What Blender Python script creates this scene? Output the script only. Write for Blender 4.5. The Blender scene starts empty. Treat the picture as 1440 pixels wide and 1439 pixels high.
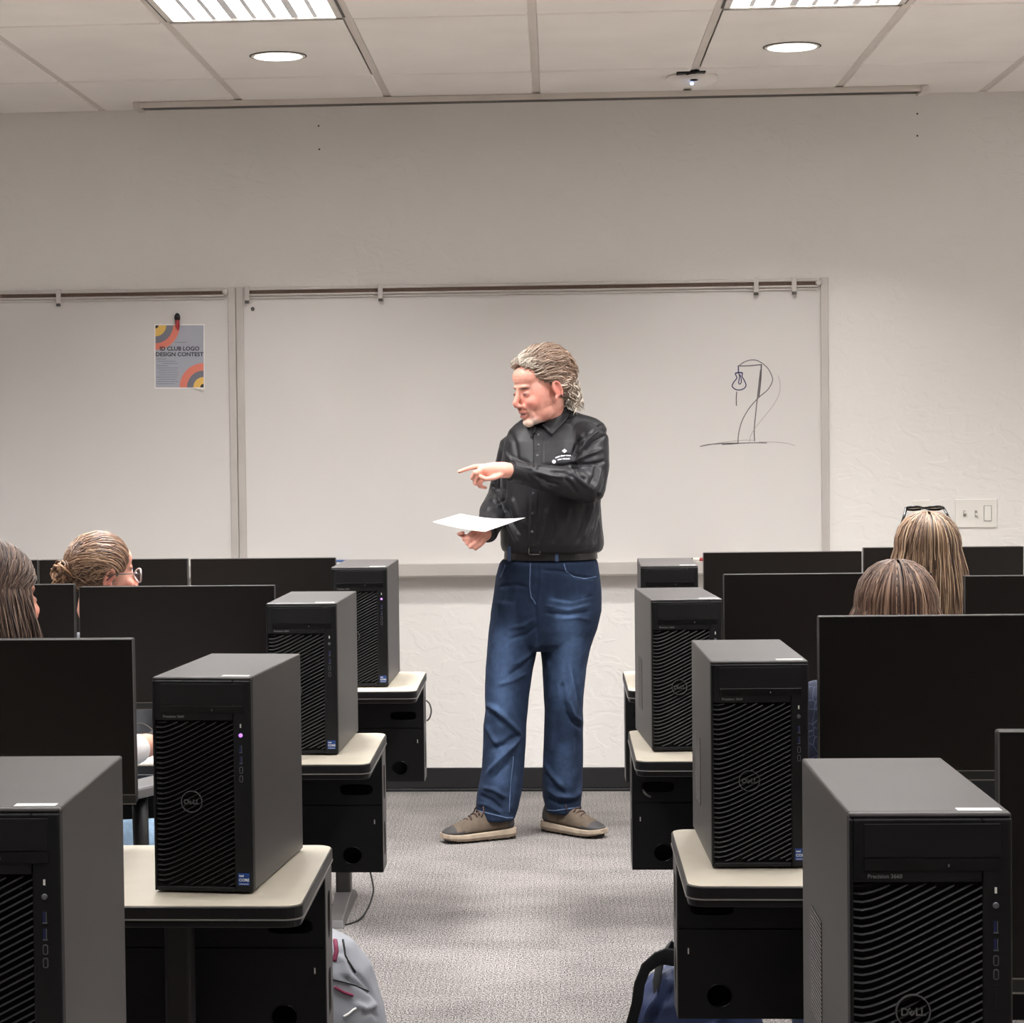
import bpy, bmesh, math, random
import numpy as np
from mathutils import Vector, Matrix, noise

random.seed(7)
PI = math.pi
SC = bpy.context.scene
COL = SC.collection

# ------------------------------------------------------------------ camera, view, world
F_PX, CX, CY = 3241.3, 570.0, 718.6
YAW, PITCH, ROLL = 0.0649, 0.0345, -0.0123
CAM = Vector((0, 0, 1.5219))
CEIL = 2.8944
WALL = 9.684


def cam_axes():
    cy, sy, cp, sp = math.cos(YAW), math.sin(YAW), math.cos(PITCH), math.sin(PITCH)
    f = Vector((-sy * cp, cy * cp, -sp))
    r = Vector((cy, sy, 0))
    u = r.cross(f)
    cr, sr = math.cos(ROLL), math.sin(ROLL)
    return cr * r + sr * u, -sr * r + cr * u, f


AX_R, AX_U, AX_F = cam_axes()
cam_data = bpy.data.cameras.new('camera')
cam = bpy.data.objects.new('camera', cam_data)
COL.objects.link(cam)
m = Matrix((AX_R, AX_U, -AX_F)).transposed().to_4x4()
m.translation = CAM
cam.matrix_world = m
cam_data.sensor_width = 36
cam_data.lens = F_PX / 1440 * 36
cam_data.shift_x = (720 - CX) / 1440
cam_data.shift_y = (CY - 719.5) / 1440
cam_data.clip_start = 0.05
SC.camera = cam
SC.view_settings.view_transform = 'Standard'
SC.view_settings.look = 'None'
SC.view_settings.exposure = 0.02
SC.view_settings.gamma = 1.0
SC.view_settings.use_curve_mapping = False

w = bpy.data.worlds.new('world')
SC.world = w
w.use_nodes = True
w.node_tree.nodes['Background'].inputs[0].default_value = (0.9, 0.95, 1, 1)
w.node_tree.nodes['Background'].inputs[1].default_value = 0.3

TROFFER_W = 55.0
DOWN_W = 20.0


# ------------------------------------------------------------------ small helpers
def lin(c):
    return tuple(((x / 255) / 12.92 if x / 255 <= 0.04045 else ((x / 255 + 0.055) / 1.055) ** 2.4) for x in c[:3])


def at(u, v, y):
    """point of the depth plane y seen at photo position (u, v)"""
    d = AX_R * ((u - CX) / F_PX) - AX_U * ((v - CY) / F_PX) + AX_F
    return CAM + d * ((y - CAM.y) / d.y)


def project(P):
    q = P - np.array(CAM)
    z = q @ np.array(AX_F)
    return CX + F_PX * (q @ np.array(AX_R)) / z, CY - F_PX * (q @ np.array(AX_U)) / z


def mat(name, rgb, rough=0.6, metal=0.0, spec=0.5, bump=0.0, bscale=200.0, vary=0.0, vscale=8.0,
        attr=None, emit=None, estr=0.0, coat=0.0, sheen=0.0, alpha=1.0, trans=0.0, sss=0.0, bdist=0.002):
    mt = bpy.data.materials.new(name)
    mt.use_nodes = True
    nt = mt.node_tree
    b = nt.nodes['Principled BSDF']
    base = (*lin(rgb), 1)
    b.inputs['Base Color'].default_value = base
    b.inputs['Roughness'].default_value = rough
    b.inputs['Metallic'].default_value = metal
    b.inputs['Specular IOR Level'].default_value = spec
    if coat: b.inputs['Coat Weight'].default_value = coat
    if sheen: b.inputs['Sheen Weight'].default_value = sheen
    if alpha < 1: b.inputs['Alpha'].default_value = alpha
    if trans: b.inputs['Transmission Weight'].default_value = trans
    if sss:
        b.inputs['Subsurface Weight'].default_value = sss
        b.inputs['Subsurface Radius'].default_value = (0.01, 0.004, 0.002)
    if emit:
        b.inputs['Emission Color'].default_value = (*lin(emit), 1)
        b.inputs['Emission Strength'].default_value = estr
    tc = nt.nodes.new('ShaderNodeTexCoord')
    src = None
    if attr:
        a = nt.nodes.new('ShaderNodeAttribute')
        a.attribute_name = attr
        src = a.outputs['Color']
        nt.links.new(src, b.inputs['Base Color'])
    if vary:
        n = nt.nodes.new('ShaderNodeTexNoise')
        n.inputs['Scale'].default_value = vscale
        n.inputs['Detail'].default_value = 5
        nt.links.new(tc.outputs['Object'], n.inputs['Vector'])
        mr = nt.nodes.new('ShaderNodeMapRange')
        mr.inputs['To Min'].default_value = 1 - vary
        mr.inputs['To Max'].default_value = 1 + vary
        mr.inputs['From Min'].default_value = 0.3
        mr.inputs['From Max'].default_value = 0.7
        nt.links.new(n.outputs['Fac'], mr.inputs['Value'])
        mx = nt.nodes.new('ShaderNodeMix')
        mx.data_type = 'RGBA'
        mx.blend_type = 'MULTIPLY'
        mx.inputs['Factor'].default_value = 1
        if src: nt.links.new(src, mx.inputs[6])
        else: mx.inputs[6].default_value = base
        nt.links.new(mr.outputs['Result'], mx.inputs[7])
        nt.links.new(mx.outputs[2], b.inputs['Base Color'])
    if bump:
        n = nt.nodes.new('ShaderNodeTexNoise')
        n.inputs['Scale'].default_value = bscale
        n.inputs['Detail'].default_value = 4
        nt.links.new(tc.outputs['Object'], n.inputs['Vector'])
        bp = nt.nodes.new('ShaderNodeBump')
        bp.inputs['Strength'].default_value = bump
        bp.inputs['Distance'].default_value = bdist
        nt.links.new(n.outputs['Fac'], bp.inputs['Height'])
        nt.links.new(bp.outputs['Normal'], b.inputs['Normal'])
    return mt


class G:
    """collects geometry of one mesh"""
    def __init__(s):
        s.v, s.f, s.m, s.sm = [], [], [], []

    def add(s, vs, fs, mi=0, smooth=False, M=None):
        o = len(s.v)
        for p in vs:
            p = Vector(p)
            s.v.append(M @ p if M is not None else p)
        for f in fs:
            s.f.append([i + o for i in f])
            s.m.append(mi)
            s.sm.append(smooth)
        return s

    def box(s, x0, x1, y0, y1, z0, z1, mi=0, M=None):
        vs = [(x, y, z) for z in (z0, z1) for y in (y0, y1) for x in (x0, x1)]
        fs = [(0, 2, 3, 1), (4, 5, 7, 6), (0, 1, 5, 4), (2, 6, 7, 3), (0, 4, 6, 2), (1, 3, 7, 5)]
        return s.add(vs, fs, mi, False, M)

    def rbox(s, x0, x1, y0, y1, z0, z1, r, axis='z', seg=5, mi=0, M=None):
        """box with corners rounded in the plane across axis"""
        def outline(a0, a1, b0, b1):
            o = []
            for cx, cy, t0 in ((a1 - r, b1 - r, 0), (a0 + r, b1 - r, PI / 2), (a0 + r, b0 + r, PI), (a1 - r, b0 + r, 1.5 * PI)):
                for k in range(seg + 1):
                    t = t0 + PI / 2 * k / seg
                    o.append((cx + r * math.cos(t), cy + r * math.sin(t)))
            return o
        if axis == 'z':
            o = outline(x0, x1, y0, y1); lo = [(a, b, z0) for a, b in o]; hi = [(a, b, z1) for a, b in o]
        elif axis == 'y':
            o = outline(x0, x1, z0, z1); lo = [(a, y1, b) for a, b in o]; hi = [(a, y0, b) for a, b in o]
        else:
            o = outline(y0, y1, z0, z1); lo = [(x0, a, b) for a, b in o]; hi = [(x1, a, b) for a, b in o]
        n = len(o)
        fs = [tuple(range(n - 1, -1, -1)), tuple(range(n, 2 * n))]
        fs += [(i, (i + 1) % n, n + (i + 1) % n, n + i) for i in range(n)]
        return s.add(lo + hi, fs, mi, False, M)

    def tube(s, pts, r, n=8, mi=0, M=None, caps=True, flat=1.0, up=(0, 0, 1), smooth=True):
        """round (or flattened) tube along pts, r a number or list"""
        pts = [Vector(p) for p in pts]
        k = len(pts)
        rr = r if isinstance(r, (list, tuple)) else [r] * k
        vs, fs = [], []
        side = None
        for i, p in enumerate(pts):
            t = (pts[min(i + 1, k - 1)] - pts[max(i - 1, 0)])
            if t.length < 1e-9: t = Vector((0, 0, 1))
            t.normalize()
            if side is None:
                a = Vector(up)
                if abs(a.dot(t)) > 0.95: a = Vector((1, 0, 0))
                side = t.cross(a).normalized()
            else:
                side = (side - t * side.dot(t))
                if side.length < 1e-6: side = t.orthogonal()
                side.normalize()
            up2 = side.cross(t)
            for j in range(n):
                a = 2 * PI * j / n
                vs.append(p + side * (math.cos(a) * rr[i]) + up2 * (math.sin(a) * rr[i] * flat))
        for i in range(k - 1):
            for j in range(n):
                a, b = i * n + j, i * n + (j + 1) % n
                fs.append((a, a + n, b + n, b))
        if caps:
            fs.append(tuple(range(n)))
            fs.append(tuple((k - 1) * n + j for j in range(n - 1, -1, -1)))
        return s.add(vs, fs, mi, smooth, M)

    def limb(s, pts, radii, n=14, M=None):
        """closed tube with rounded ends, radii numbers; smooth capsule chain"""
        pts = [Vector(p) for p in pts]
        P, R = [], []
        d0 = (pts[0] - pts[1]).normalized(); d1 = (pts[-1] - pts[-2]).normalized()
        for a in (80, 55, 28):
            a = math.radians(a)
            P.append(pts[0] + d0 * radii[0] * math.sin(a)); R.append(radii[0] * math.cos(a))
        P += pts; R += list(radii)
        for a in (28, 55, 80):
            a = math.radians(a)
            P.append(pts[-1] + d1 * radii[-1] * math.sin(a)); R.append(radii[-1] * math.cos(a))
        return s.tube(P, R, n, M=M)

    def ell(s, c, r, M=None, n=20, k=12, mi=0, rot=None):
        vs, fs = [], []
        Rm = rot.to_matrix() if rot is not None else Matrix.Identity(3)
        c = Vector(c)
        vs.append(c + Rm @ Vector((0, 0, r[2])))
        for i in range(1, k):
            t = PI * i / k
            for j in range(n):
                p = 2 * PI * j / n
                vs.append(c + Rm @ Vector((r[0] * math.sin(t) * math.cos(p), r[1] * math.sin(t) * math.sin(p), r[2] * math.cos(t))))
        vs.append(c + Rm @ Vector((0, 0, -r[2])))
        for j in range(n):
            fs.append((0, 1 + j, 1 + (j + 1) % n))
            fs.append((len(vs) - 1, 1 + (k - 2) * n + (j + 1) % n, 1 + (k - 2) * n + j))
        for i in range(k - 2):
            for j in range(n):
                a, b = 1 + i * n + j, 1 + i * n + (j + 1) % n
                fs.append((a, a + n, b + n, b))
        return s.add(vs, fs, mi, True, M)

    def lathe(s, prof, n=24, mi=0, M=None, smooth=True):
        vs, fs = [], []
        for r, z in prof:
            for j in range(n):
                a = 2 * PI * j / n
                vs.append((r * math.cos(a), r * math.sin(a), z))
        k = len(prof)
        for i in range(k - 1):
            for j in range(n):
                a, b = i * n + j, i * n + (j + 1) % n
                fs.append((a, b, b + n, a + n))
        fs.append(tuple(range(n - 1, -1, -1)))
        fs.append(tuple((k - 1) * n + j for j in range(n)))
        return s.add(vs, fs, mi, smooth, M)

    def rings(s, rows, n=32, p=2.0, M=None):
        """closed loft of horizontal slices: rows of (centre, rx, ry[, yaw])"""
        vs, fs = [], []
        for row in rows:
            c, rx, ry = row[:3]
            yaw = row[3] if len(row) > 3 else 0
            for j in range(n):
                a = 2 * PI * j / n
                ca, sa = math.cos(a), math.sin(a)
                x = rx * math.copysign(abs(ca) ** (2 / p), ca); y = ry * math.copysign(abs(sa) ** (2 / p), sa)
                vs.append(Vector(c) + Vector((x * math.cos(yaw) - y * math.sin(yaw), x * math.sin(yaw) + y * math.cos(yaw), 0)))
        k = len(rows)
        for i in range(k - 1):
            for j in range(n):
                a, b = i * n + j, i * n + (j + 1) % n
                fs.append((a, a + n, b + n, b))
        fs.append(tuple(range(n)))
        fs.append(tuple((k - 1) * n + j for j in range(n - 1, -1, -1)))
        return s.add(vs, fs, 0, True, M)

    def plane_xz(s, pts, y, mi=0):
        """flat polygon facing -y"""
        return s.add([(a, y, b) for a, b in pts], [tuple(range(len(pts)))], mi)

    def mesh(s, name, origin=None):
        me = bpy.data.meshes.new(name)
        o = Vector(origin) if origin is not None else Vector()
        me.from_pydata([tuple(p - o) for p in s.v], [], s.f)
        me.polygons.foreach_set('material_index', s.m)
        me.polygons.foreach_set('use_smooth', s.sm)
        me.update()
        return me

    def build(s, name, mats, parent=None, origin=None, bevel=0, subsurf=0):
        me = s.mesh(name, origin)
        for mm in (mats if isinstance(mats, (list, tuple)) else [mats]): me.materials.append(mm)
        return link(name, me, parent, bevel, subsurf)


def link(name, me, parent=None, bevel=0, subsurf=0):
    o = bpy.data.objects.new(name, me)
    COL.objects.link(o)
    if parent is not None: o.parent = parent
    if bevel:
        b = o.modifiers.new('bevel', 'BEVEL'); b.width = bevel; b.segments = 2; b.limit_method = 'ANGLE'
        b.angle_limit = math.radians(40)
    if subsurf:
        b = o.modifiers.new('sub', 'SUBSURF'); b.levels = subsurf; b.render_levels = subsurf
    return o


def empty(name, loc=(0, 0, 0), rz=0.0):
    o = bpy.data.objects.new(name, None)
    COL.objects.link(o)
    o.location = loc
    o.rotation_euler = (0, 0, rz)
    o.empty_display_size = 0.1
    return o


def tag(o, label=None, cat=None, group=None, kind=None):
    if label: o['label'] = label
    if cat: o['category'] = cat
    if group: o['group'] = group
    if kind: o['kind'] = kind
    return o


def copy_tree(o, parent=None):
    c = o.copy()
    COL.objects.link(c)
    c.parent = parent
    for ch in [x for x in bpy.data.objects if x.parent == o]:
        copy_tree(ch, c)
    return c


def eval_mesh(o):
    bpy.context.view_layer.update()
    dg = bpy.context.evaluated_depsgraph_get()
    me = bpy.data.meshes.new_from_object(o.evaluated_get(dg), preserve_all_data_layers=False, depsgraph=dg)
    d = o.data
    bpy.data.objects.remove(o)
    return me


def text_geo(body, size, extrude=0.0004, bold=0.0, align='LEFT', space=1.0):
    """letter shapes as (verts, faces) upright in xz facing -y"""
    cu = bpy.data.curves.new('t', 'FONT')
    cu.body = body; cu.size = size; cu.extrude = extrude; cu.offset = bold
    cu.align_x = align; cu.resolution_u = 3; cu.space_character = space
    o = bpy.data.objects.new('t', cu)
    COL.objects.link(o)
    me = eval_mesh(o)
    vs = [(p.co.x, -p.co.z, p.co.y) for p in me.vertices]
    fs = [tuple(p.vertices) for p in me.polygons]
    bpy.data.meshes.remove(me)
    return vs, fs


def sheet_geo(outline, holes, half):
    """filled 2D outline with holes, thickness 2*half, in xz facing -y"""
    cu = bpy.data.curves.new('s', 'CURVE')
    cu.dimensions = '2D'; cu.fill_mode = 'BOTH'; cu.extrude = half
    for loop in [outline] + holes:
        sp = cu.splines.new('POLY')
        sp.points.add(len(loop) - 1)
        for i, (a, b) in enumerate(loop): sp.points[i].co = (a, b, 0, 1)
        sp.use_cyclic_u = True
    o = bpy.data.objects.new('s', cu)
    COL.objects.link(o)
    me = eval_mesh(o)
    vs = [(p.co.x, -p.co.z, p.co.y) for p in me.vertices]
    fs = [tuple(p.vertices) for p in me.polygons]
    bpy.data.meshes.remove(me)
    return vs, fs


def melt(g, voxel, smooth=4, fac=0.5):
    """one continuous skin around all pieces in g (numpy-ready mesh)"""
    o = bpy.data.objects.new('melt', g.mesh('melt'))
    COL.objects.link(o)
    r = o.modifiers.new('r', 'REMESH'); r.mode = 'VOXEL'; r.voxel_size = voxel; r.use_smooth_shade = True
    if smooth:
        q = o.modifiers.new('q', 'SMOOTH'); q.iterations = smooth; q.factor = fac
    me = eval_mesh(o)
    me.polygons.foreach_set('use_smooth', [True] * len(me.polygons))
    return me


def get_co(me):
    a = np.empty(len(me.vertices) * 3); me.vertices.foreach_get('co', a)
    n = np.empty(len(me.vertices) * 3); me.vertices.foreach_get('normal', n)
    return a.reshape(-1, 3), n.reshape(-1, 3)


def set_co(me, a):
    me.vertices.foreach_set('co', a.ravel()); me.update()


def set_col(me, rgb, name='Col'):
    at_ = me.color_attributes.new(name, 'FLOAT_COLOR', 'POINT')
    c = np.ones((len(me.vertices), 4)); c[:, :3] = rgb
    at_.data.foreach_set('color', c.ravel())


def stroke_field(u, v, strokes):
    """sum of ridge profiles along polylines given in photo coordinates: (points, amount, width)"""
    tot = np.zeros_like(u)
    for pts, amp, sig in strokes:
        best = np.full_like(u, 1e9)
        L = len(pts) - 1
        tt = np.zeros_like(u)
        for i in range(L):
            ax, ay = pts[i]; bx, by = pts[i + 1]
            dx, dy = bx - ax, by - ay
            t = np.clip(((u - ax) * dx + (v - ay) * dy) / (dx * dx + dy * dy + 1e-9), 0, 1)
            d = np.hypot(u - ax - t * dx, v - ay - t * dy)
            m_ = d < best
            best = np.where(m_, d, best); tt = np.where(m_, (i + t) / L, tt)
        tot += amp * np.exp(-(best / sig) ** 2) * np.clip(np.minimum(tt, 1 - tt) * 6 + 0.25, 0, 1)
    return tot


def fold(me, strokes, rough=0.0, rscale=18.0, stretch=(1, 1, 1), seed=0.0):
    co, no = get_co(me)
    u, v = project(co)
    face = np.clip(-(no @ np.array(AX_F)) * 2, 0, 1)
    d = stroke_field(u, v, strokes) * face
    if rough:
        q = co * np.array(stretch) * rscale + seed
        d = d + rough * np.array([noise.fractal(Vector(p), 0.8, 2.0, 3) for p in q])
    set_co(me, co + no * d[:, None])
    return u, v


# ------------------------------------------------------------------ materials
M = {}
M['black_plastic'] = mat('black_plastic', (24, 24, 25), 0.45, spec=0.35, bump=0.1, bscale=900)
M['black_gloss'] = mat('black_gloss', (18, 18, 19), 0.25, spec=0.4, vary=0.05)
M['bezel'] = mat('tower_bezel', (21, 21, 22), 0.5, spec=0.3, vary=0.06, vscale=40)
M['rib'] = mat('grille_rib', (31, 30, 30), 0.45, spec=0.5, vary=0.05)
M['grille_back'] = mat('grille_back', (7, 7, 7), 0.8, vary=0.05)
M['case'] = mat('tower_case', (76, 72, 71), 0.42, metal=0.35, spec=0.5, bump=0.05, bscale=1500, vary=0.04, vscale=5)
M['screen'] = mat('screen', (21, 18, 17), 0.42, spec=0.2, vary=0.08, vscale=3)
M['mon_edge'] = mat('monitor_edge', (98, 94, 91), 0.4, spec=0.5, vary=0.05)
M['logo'] = mat('logo_silver', (120, 120, 120), 0.35, metal=0.6, vary=0.05)
M['grey_print'] = mat('grey_print', (120, 120, 118), 0.5, vary=0.05)
M['white_label'] = mat('white_label', (235, 233, 228), 0.35, vary=0.03)
M['port'] = mat('port_metal', (110, 112, 118), 0.35, metal=0.5, vary=0.05)
M['port_blue'] = mat('port_blue', (25, 35, 90), 0.5, vary=0.05)
M['sticker_blue'] = mat('sticker_blue', (22, 62, 130), 0.35, vary=0.15, vscale=60)
M['led'] = mat('led', (190, 140, 240), 0.4, emit=(170, 110, 240), estr=1.6, vary=0.02)
M['laminate'] = mat('laminate', (196, 187, 170), 0.4, spec=0.4, vary=0.035, vscale=14, bump=0.03, bscale=400)
M['edge_black'] = mat('edge_black', (19, 17, 17), 0.38, spec=0.5, vary=0.05)
M['edge_bead'] = mat('edge_bead', (150, 145, 140), 0.3, metal=0.3, vary=0.05)
M['desk_metal'] = mat('desk_metal', (17, 17, 18), 0.5, spec=0.35, bump=0.05, bscale=700, vary=0.06)
M['desk_dark'] = mat('desk_dark', (7, 7, 7), 0.8, vary=0.05)
M['desk_grey'] = mat('desk_grey', (84, 80, 79), 0.45, spec=0.4, vary=0.06)
M['leg_shaded'] = mat('leg_shaded', (52, 50, 49), 0.45, spec=0.4, vary=0.06)  # desk grey darkened: shade under the tabletop put into the leg colour
M['alu'] = mat('aluminium', (196, 190, 184), 0.42, metal=0.25, vary=0.03)
M['cork'] = mat('rail_strip', (92, 74, 63), 0.9, vary=0.2, vscale=120)
M['board'] = mat('whiteboard', (215, 211, 207), 0.32, spec=0.35, vary=0.012, vscale=2)
M['marker_blue'] = mat('marker_blue', (50, 48, 92), 0.6, vary=0.2, vscale=60)
M['marker_grey'] = mat('marker_grey', (92, 86, 88), 0.6, vary=0.2, vscale=60)
M['marker_faint'] = mat('marker_faint', (165, 158, 154), 0.6, vary=0.1, vscale=60)
M['white_plastic'] = mat('white_plastic', (232, 228, 220), 0.4, vary=0.02)
M['switch_grey'] = mat('switch_grey', (150, 147, 142), 0.5, vary=0.05)
M['paper'] = mat('paper', (244, 240, 238), 0.7, vary=0.015, vscale=20)
M['print_grey'] = mat('print_grey', (185, 180, 186), 0.7, vary=0.15, vscale=80)
M['baseboard'] = mat('baseboard_vinyl', (32, 30, 32), 0.5, spec=0.4, vary=0.06)
M['chair_fabric'] = mat('chair_fabric', (26, 26, 29), 0.9, bump=0.4, bscale=600, vary=0.1, sheen=0.1)
M['chair_arm'] = mat('chair_arm', (120, 118, 118), 0.3, spec=0.6, vary=0.05)
M['chrome'] = mat('chrome', (180, 180, 182), 0.25, metal=1.0, vary=0.02)
M['lamp_trim'] = mat('lamp_trim', (225, 220, 212), 0.45, vary=0.02)
M['lamp_dark'] = mat('lamp_dark_edge', (70, 66, 62), 0.5, vary=0.05)
M['louvre'] = mat('louvre', (236, 236, 240), 0.35, spec=0.5, vary=0.03)
M['skin'] = mat('skin', (220, 160, 140), 0.5, spec=0.4, attr='Col', sss=0.08, bump=0.12, bscale=260, bdist=0.001)
M['hair'] = mat('hair', (120, 90, 60), 0.45, spec=0.45, attr='Col')
M['shirt_black'] = mat("shirt_black", (19, 18, 22), 0.5, spec=0.35, bump=0.08, bscale=1200, vary=0.08, vscale=12, sheen=0.05)
M['denim'] = mat('denim', (40, 66, 104), 0.85, spec=0.2, attr='Col', bump=0.3, bscale=1100, vary=0.14, vscale=60)
M['stitch'] = mat('stitch', (150, 165, 190), 0.8, vary=0.2, vscale=300)
M['leather'] = mat('belt_leather', (16, 14, 14), 0.35, spec=0.5, bump=0.2, bscale=300, vary=0.05)
M['steel'] = mat('steel', (190, 188, 182), 0.25, metal=1.0, vary=0.04)
M['shoe_up'] = mat('shoe_upper', (84, 71, 58), 0.8, bump=0.35, bscale=500, vary=0.2, vscale=40)
M['shoe_dark'] = mat('shoe_dark', (50, 47, 47), 0.7, bump=0.2, bscale=500, vary=0.1)
M['shoe_sole'] = mat('shoe_sole', (158, 142, 124), 0.6, vary=0.12, vscale=40)
M['shoe_tread'] = mat('shoe_tread', (50, 44, 40), 0.8, vary=0.1)
M['lace'] = mat('lace', (58, 36, 32), 0.8, vary=0.2, vscale=100)
M['embroidery'] = mat('embroidery', (226, 222, 228), 0.7, vary=0.04)
M['button'] = mat('button', (70, 70, 74), 0.3, spec=0.6, vary=0.05)


def wall_material():
    mt = mat('plaster_wall', (232, 228, 223), 0.75, spec=0.25)
    nt = mt.node_tree
    b = nt.nodes['Principled BSDF']
    tc = nt.nodes.new('ShaderNodeTexCoord')
    mp = nt.nodes.new('ShaderNodeMapping'); mp.inputs['Scale'].default_value = (1, 1, 1.5)
    nt.links.new(tc.outputs['Object'], mp.inputs['Vector'])
    n = nt.nodes.new('ShaderNodeTexNoise'); n.inputs['Scale'].default_value = 9; n.inputs['Detail'].default_value = 5
    n.inputs['Distortion'].default_value = 1.2
    nt.links.new(mp.outputs['Vector'], n.inputs['Vector'])
    cr = nt.nodes.new('ShaderNodeValToRGB')
    cr.color_ramp.elements[0].position = 0.46; cr.color_ramp.elements[1].position = 0.54
    nt.links.new(n.outputs['Fac'], cr.inputs['Fac'])
    n2 = nt.nodes.new('ShaderNodeTexNoise'); n2.inputs['Scale'].default_value = 60; n2.inputs['Detail'].default_value = 3
    nt.links.new(tc.outputs['Object'], n2.inputs['Vector'])
    ad = nt.nodes.new('ShaderNodeMath'); ad.operation = 'MULTIPLY_ADD'; ad.inputs[1].default_value = 0.4
    nt.links.new(n2.outputs['Fac'], ad.inputs[0]); nt.links.new(cr.outputs['Color'], ad.inputs[2])
    bp = nt.nodes.new('ShaderNodeBump'); bp.inputs['Strength'].default_value = 0.3; bp.inputs['Distance'].default_value = 0.0022
    nt.links.new(ad.outputs['Value'], bp.inputs['Height']); nt.links.new(bp.outputs['Normal'], b.inputs['Normal'])
    return mt


def carpet_material():
    mt = mat('carpet', (170, 160, 152), 0.95, spec=0.1, sheen=0.1)
    nt = mt.node_tree
    b = nt.nodes['Principled BSDF']
    tc = nt.nodes.new('ShaderNodeTexCoord')
    def nz(scale, sx=1, sy=1, det=2):
        mp = nt.nodes.new('ShaderNodeMapping'); mp.inputs['Scale'].default_value = (sx, sy, 1)
        nt.links.new(tc.outputs['Object'], mp.inputs['Vector'])
        n = nt.nodes.new('ShaderNodeTexNoise'); n.inputs['Scale'].default_value = scale; n.inputs['Detail'].default_value = det
        nt.links.new(mp.outputs['Vector'], n.inputs['Vector'])
        return n.outputs['Fac']
    def ma(op, a, c, d=None):
        x = nt.nodes.new('ShaderNodeMath'); x.operation = op
        for i, q in enumerate((a, c, d)):
            if q is None: continue
            if isinstance(q, (int, float)): x.inputs[i].default_value = q
            else: nt.links.new(q, x.inputs[i])
        return x.outputs[0]
    speck = nz(260, 1, 0.45)
    patch = nz(3.2, 1, 1.4, 4)
    # loop rows: fine ribs whose strength drifts over the floor
    wv = nt.nodes.new('ShaderNodeTexWave'); wv.bands_direction = 'X'; wv.inputs['Scale'].default_value = 16
    wv.inputs['Distortion'].default_value = 1.5; wv.inputs['Detail'].default_value = 1
    nt.links.new(tc.outputs['Object'], wv.inputs['Vector'])
    ck = nt.nodes.new('ShaderNodeTexChecker'); ck.inputs['Scale'].default_value = 1 / 0.61
    nt.links.new(tc.outputs['Object'], ck.inputs['Vector'])
    a = ma('MULTIPLY', ma('SUBTRACT', speck, 0.5), 3.6)
    c = ma('MULTIPLY', ma('SUBTRACT', patch, 0.5), 0.55)
    rib = ma('MULTIPLY', ma('MULTIPLY', ma('SUBTRACT', wv.outputs['Fac'], 0.5), nz(2.1)), 0.14)
    val = ma('ADD', ma('ADD', ma('ADD', a, c), rib), ma('MULTIPLY_ADD', ck.outputs['Fac'], 0.05, 0.5))
    cr = nt.nodes.new('ShaderNodeValToRGB')
    e = cr.color_ramp.elements
    e[0].position = 0.0; e[0].color = (*lin((34, 32, 31)), 1)
    e[1].position = 1.0; e[1].color = (*lin((158, 152, 148)), 1)
    x = cr.color_ramp.elements.new(0.35); x.color = (*lin((92, 88, 86)), 1)
    x = cr.color_ramp.elements.new(0.6); x.color = (*lin((124, 118, 115)), 1)
    nt.links.new(val, cr.inputs['Fac'])
    nt.links.new(cr.outputs['Color'], b.inputs['Base Color'])
    bp = nt.nodes.new('ShaderNodeBump'); bp.inputs['Strength'].default_value = 0.5; bp.inputs['Distance'].default_value = 0.004
    nt.links.new(speck, bp.inputs['Height']); nt.links.new(bp.outputs['Normal'], b.inputs['Normal'])
    return mt


M['wall'] = wall_material()
M['carpet'] = carpet_material()
M['tile'] = mat('ceiling_tile', (250, 244, 238), 0.85, spec=0.2, bump=0.25, bscale=70, vary=0.03, vscale=3, bdist=0.003)
M['tee'] = mat('ceiling_tee', (222, 213, 205), 0.55, spec=0.3, vary=0.03)

# ------------------------------------------------------------------ room shell
XL, XR, YB = -4.6, 3.6, -1.6
g = G().box(XL - .1, XR + .1, YB - .1, WALL + .1, -0.1, 0)
tag(g.build('floor', M['carpet']), 'grey and beige flecked loop carpet floor', kind='structure')
g = G().box(XL - .1, XR + .1, WALL, WALL + .12, 0, CEIL + .25)
tag(g.build('wall_far', M['wall']), 'cream textured plaster wall behind the whiteboards', kind='structure')
g = G().box(XL - .12, XL, YB, WALL, 0, CEIL + .25); tag(g.build('wall_left', M['wall']), kind='structure')
g = G().box(XR, XR + .12, YB, WALL, 0, CEIL + .25); tag(g.build('wall_right', M['wall']), kind='structure')
g = G().box(XL - .1, XR + .1, YB - .12, YB, 0, CEIL + .25); tag(g.build('wall_near', M['wall']), kind='structure')
g = G().box(XL, XR, WALL - .008, WALL, 0.012, 0.1)
g.box(XL, XR, WALL - .016, WALL, 0, 0.012)
tag(g.build('baseboard_far', M['baseboard'], bevel=0.003), 'black vinyl baseboard along the far wall', kind='structure')

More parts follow.
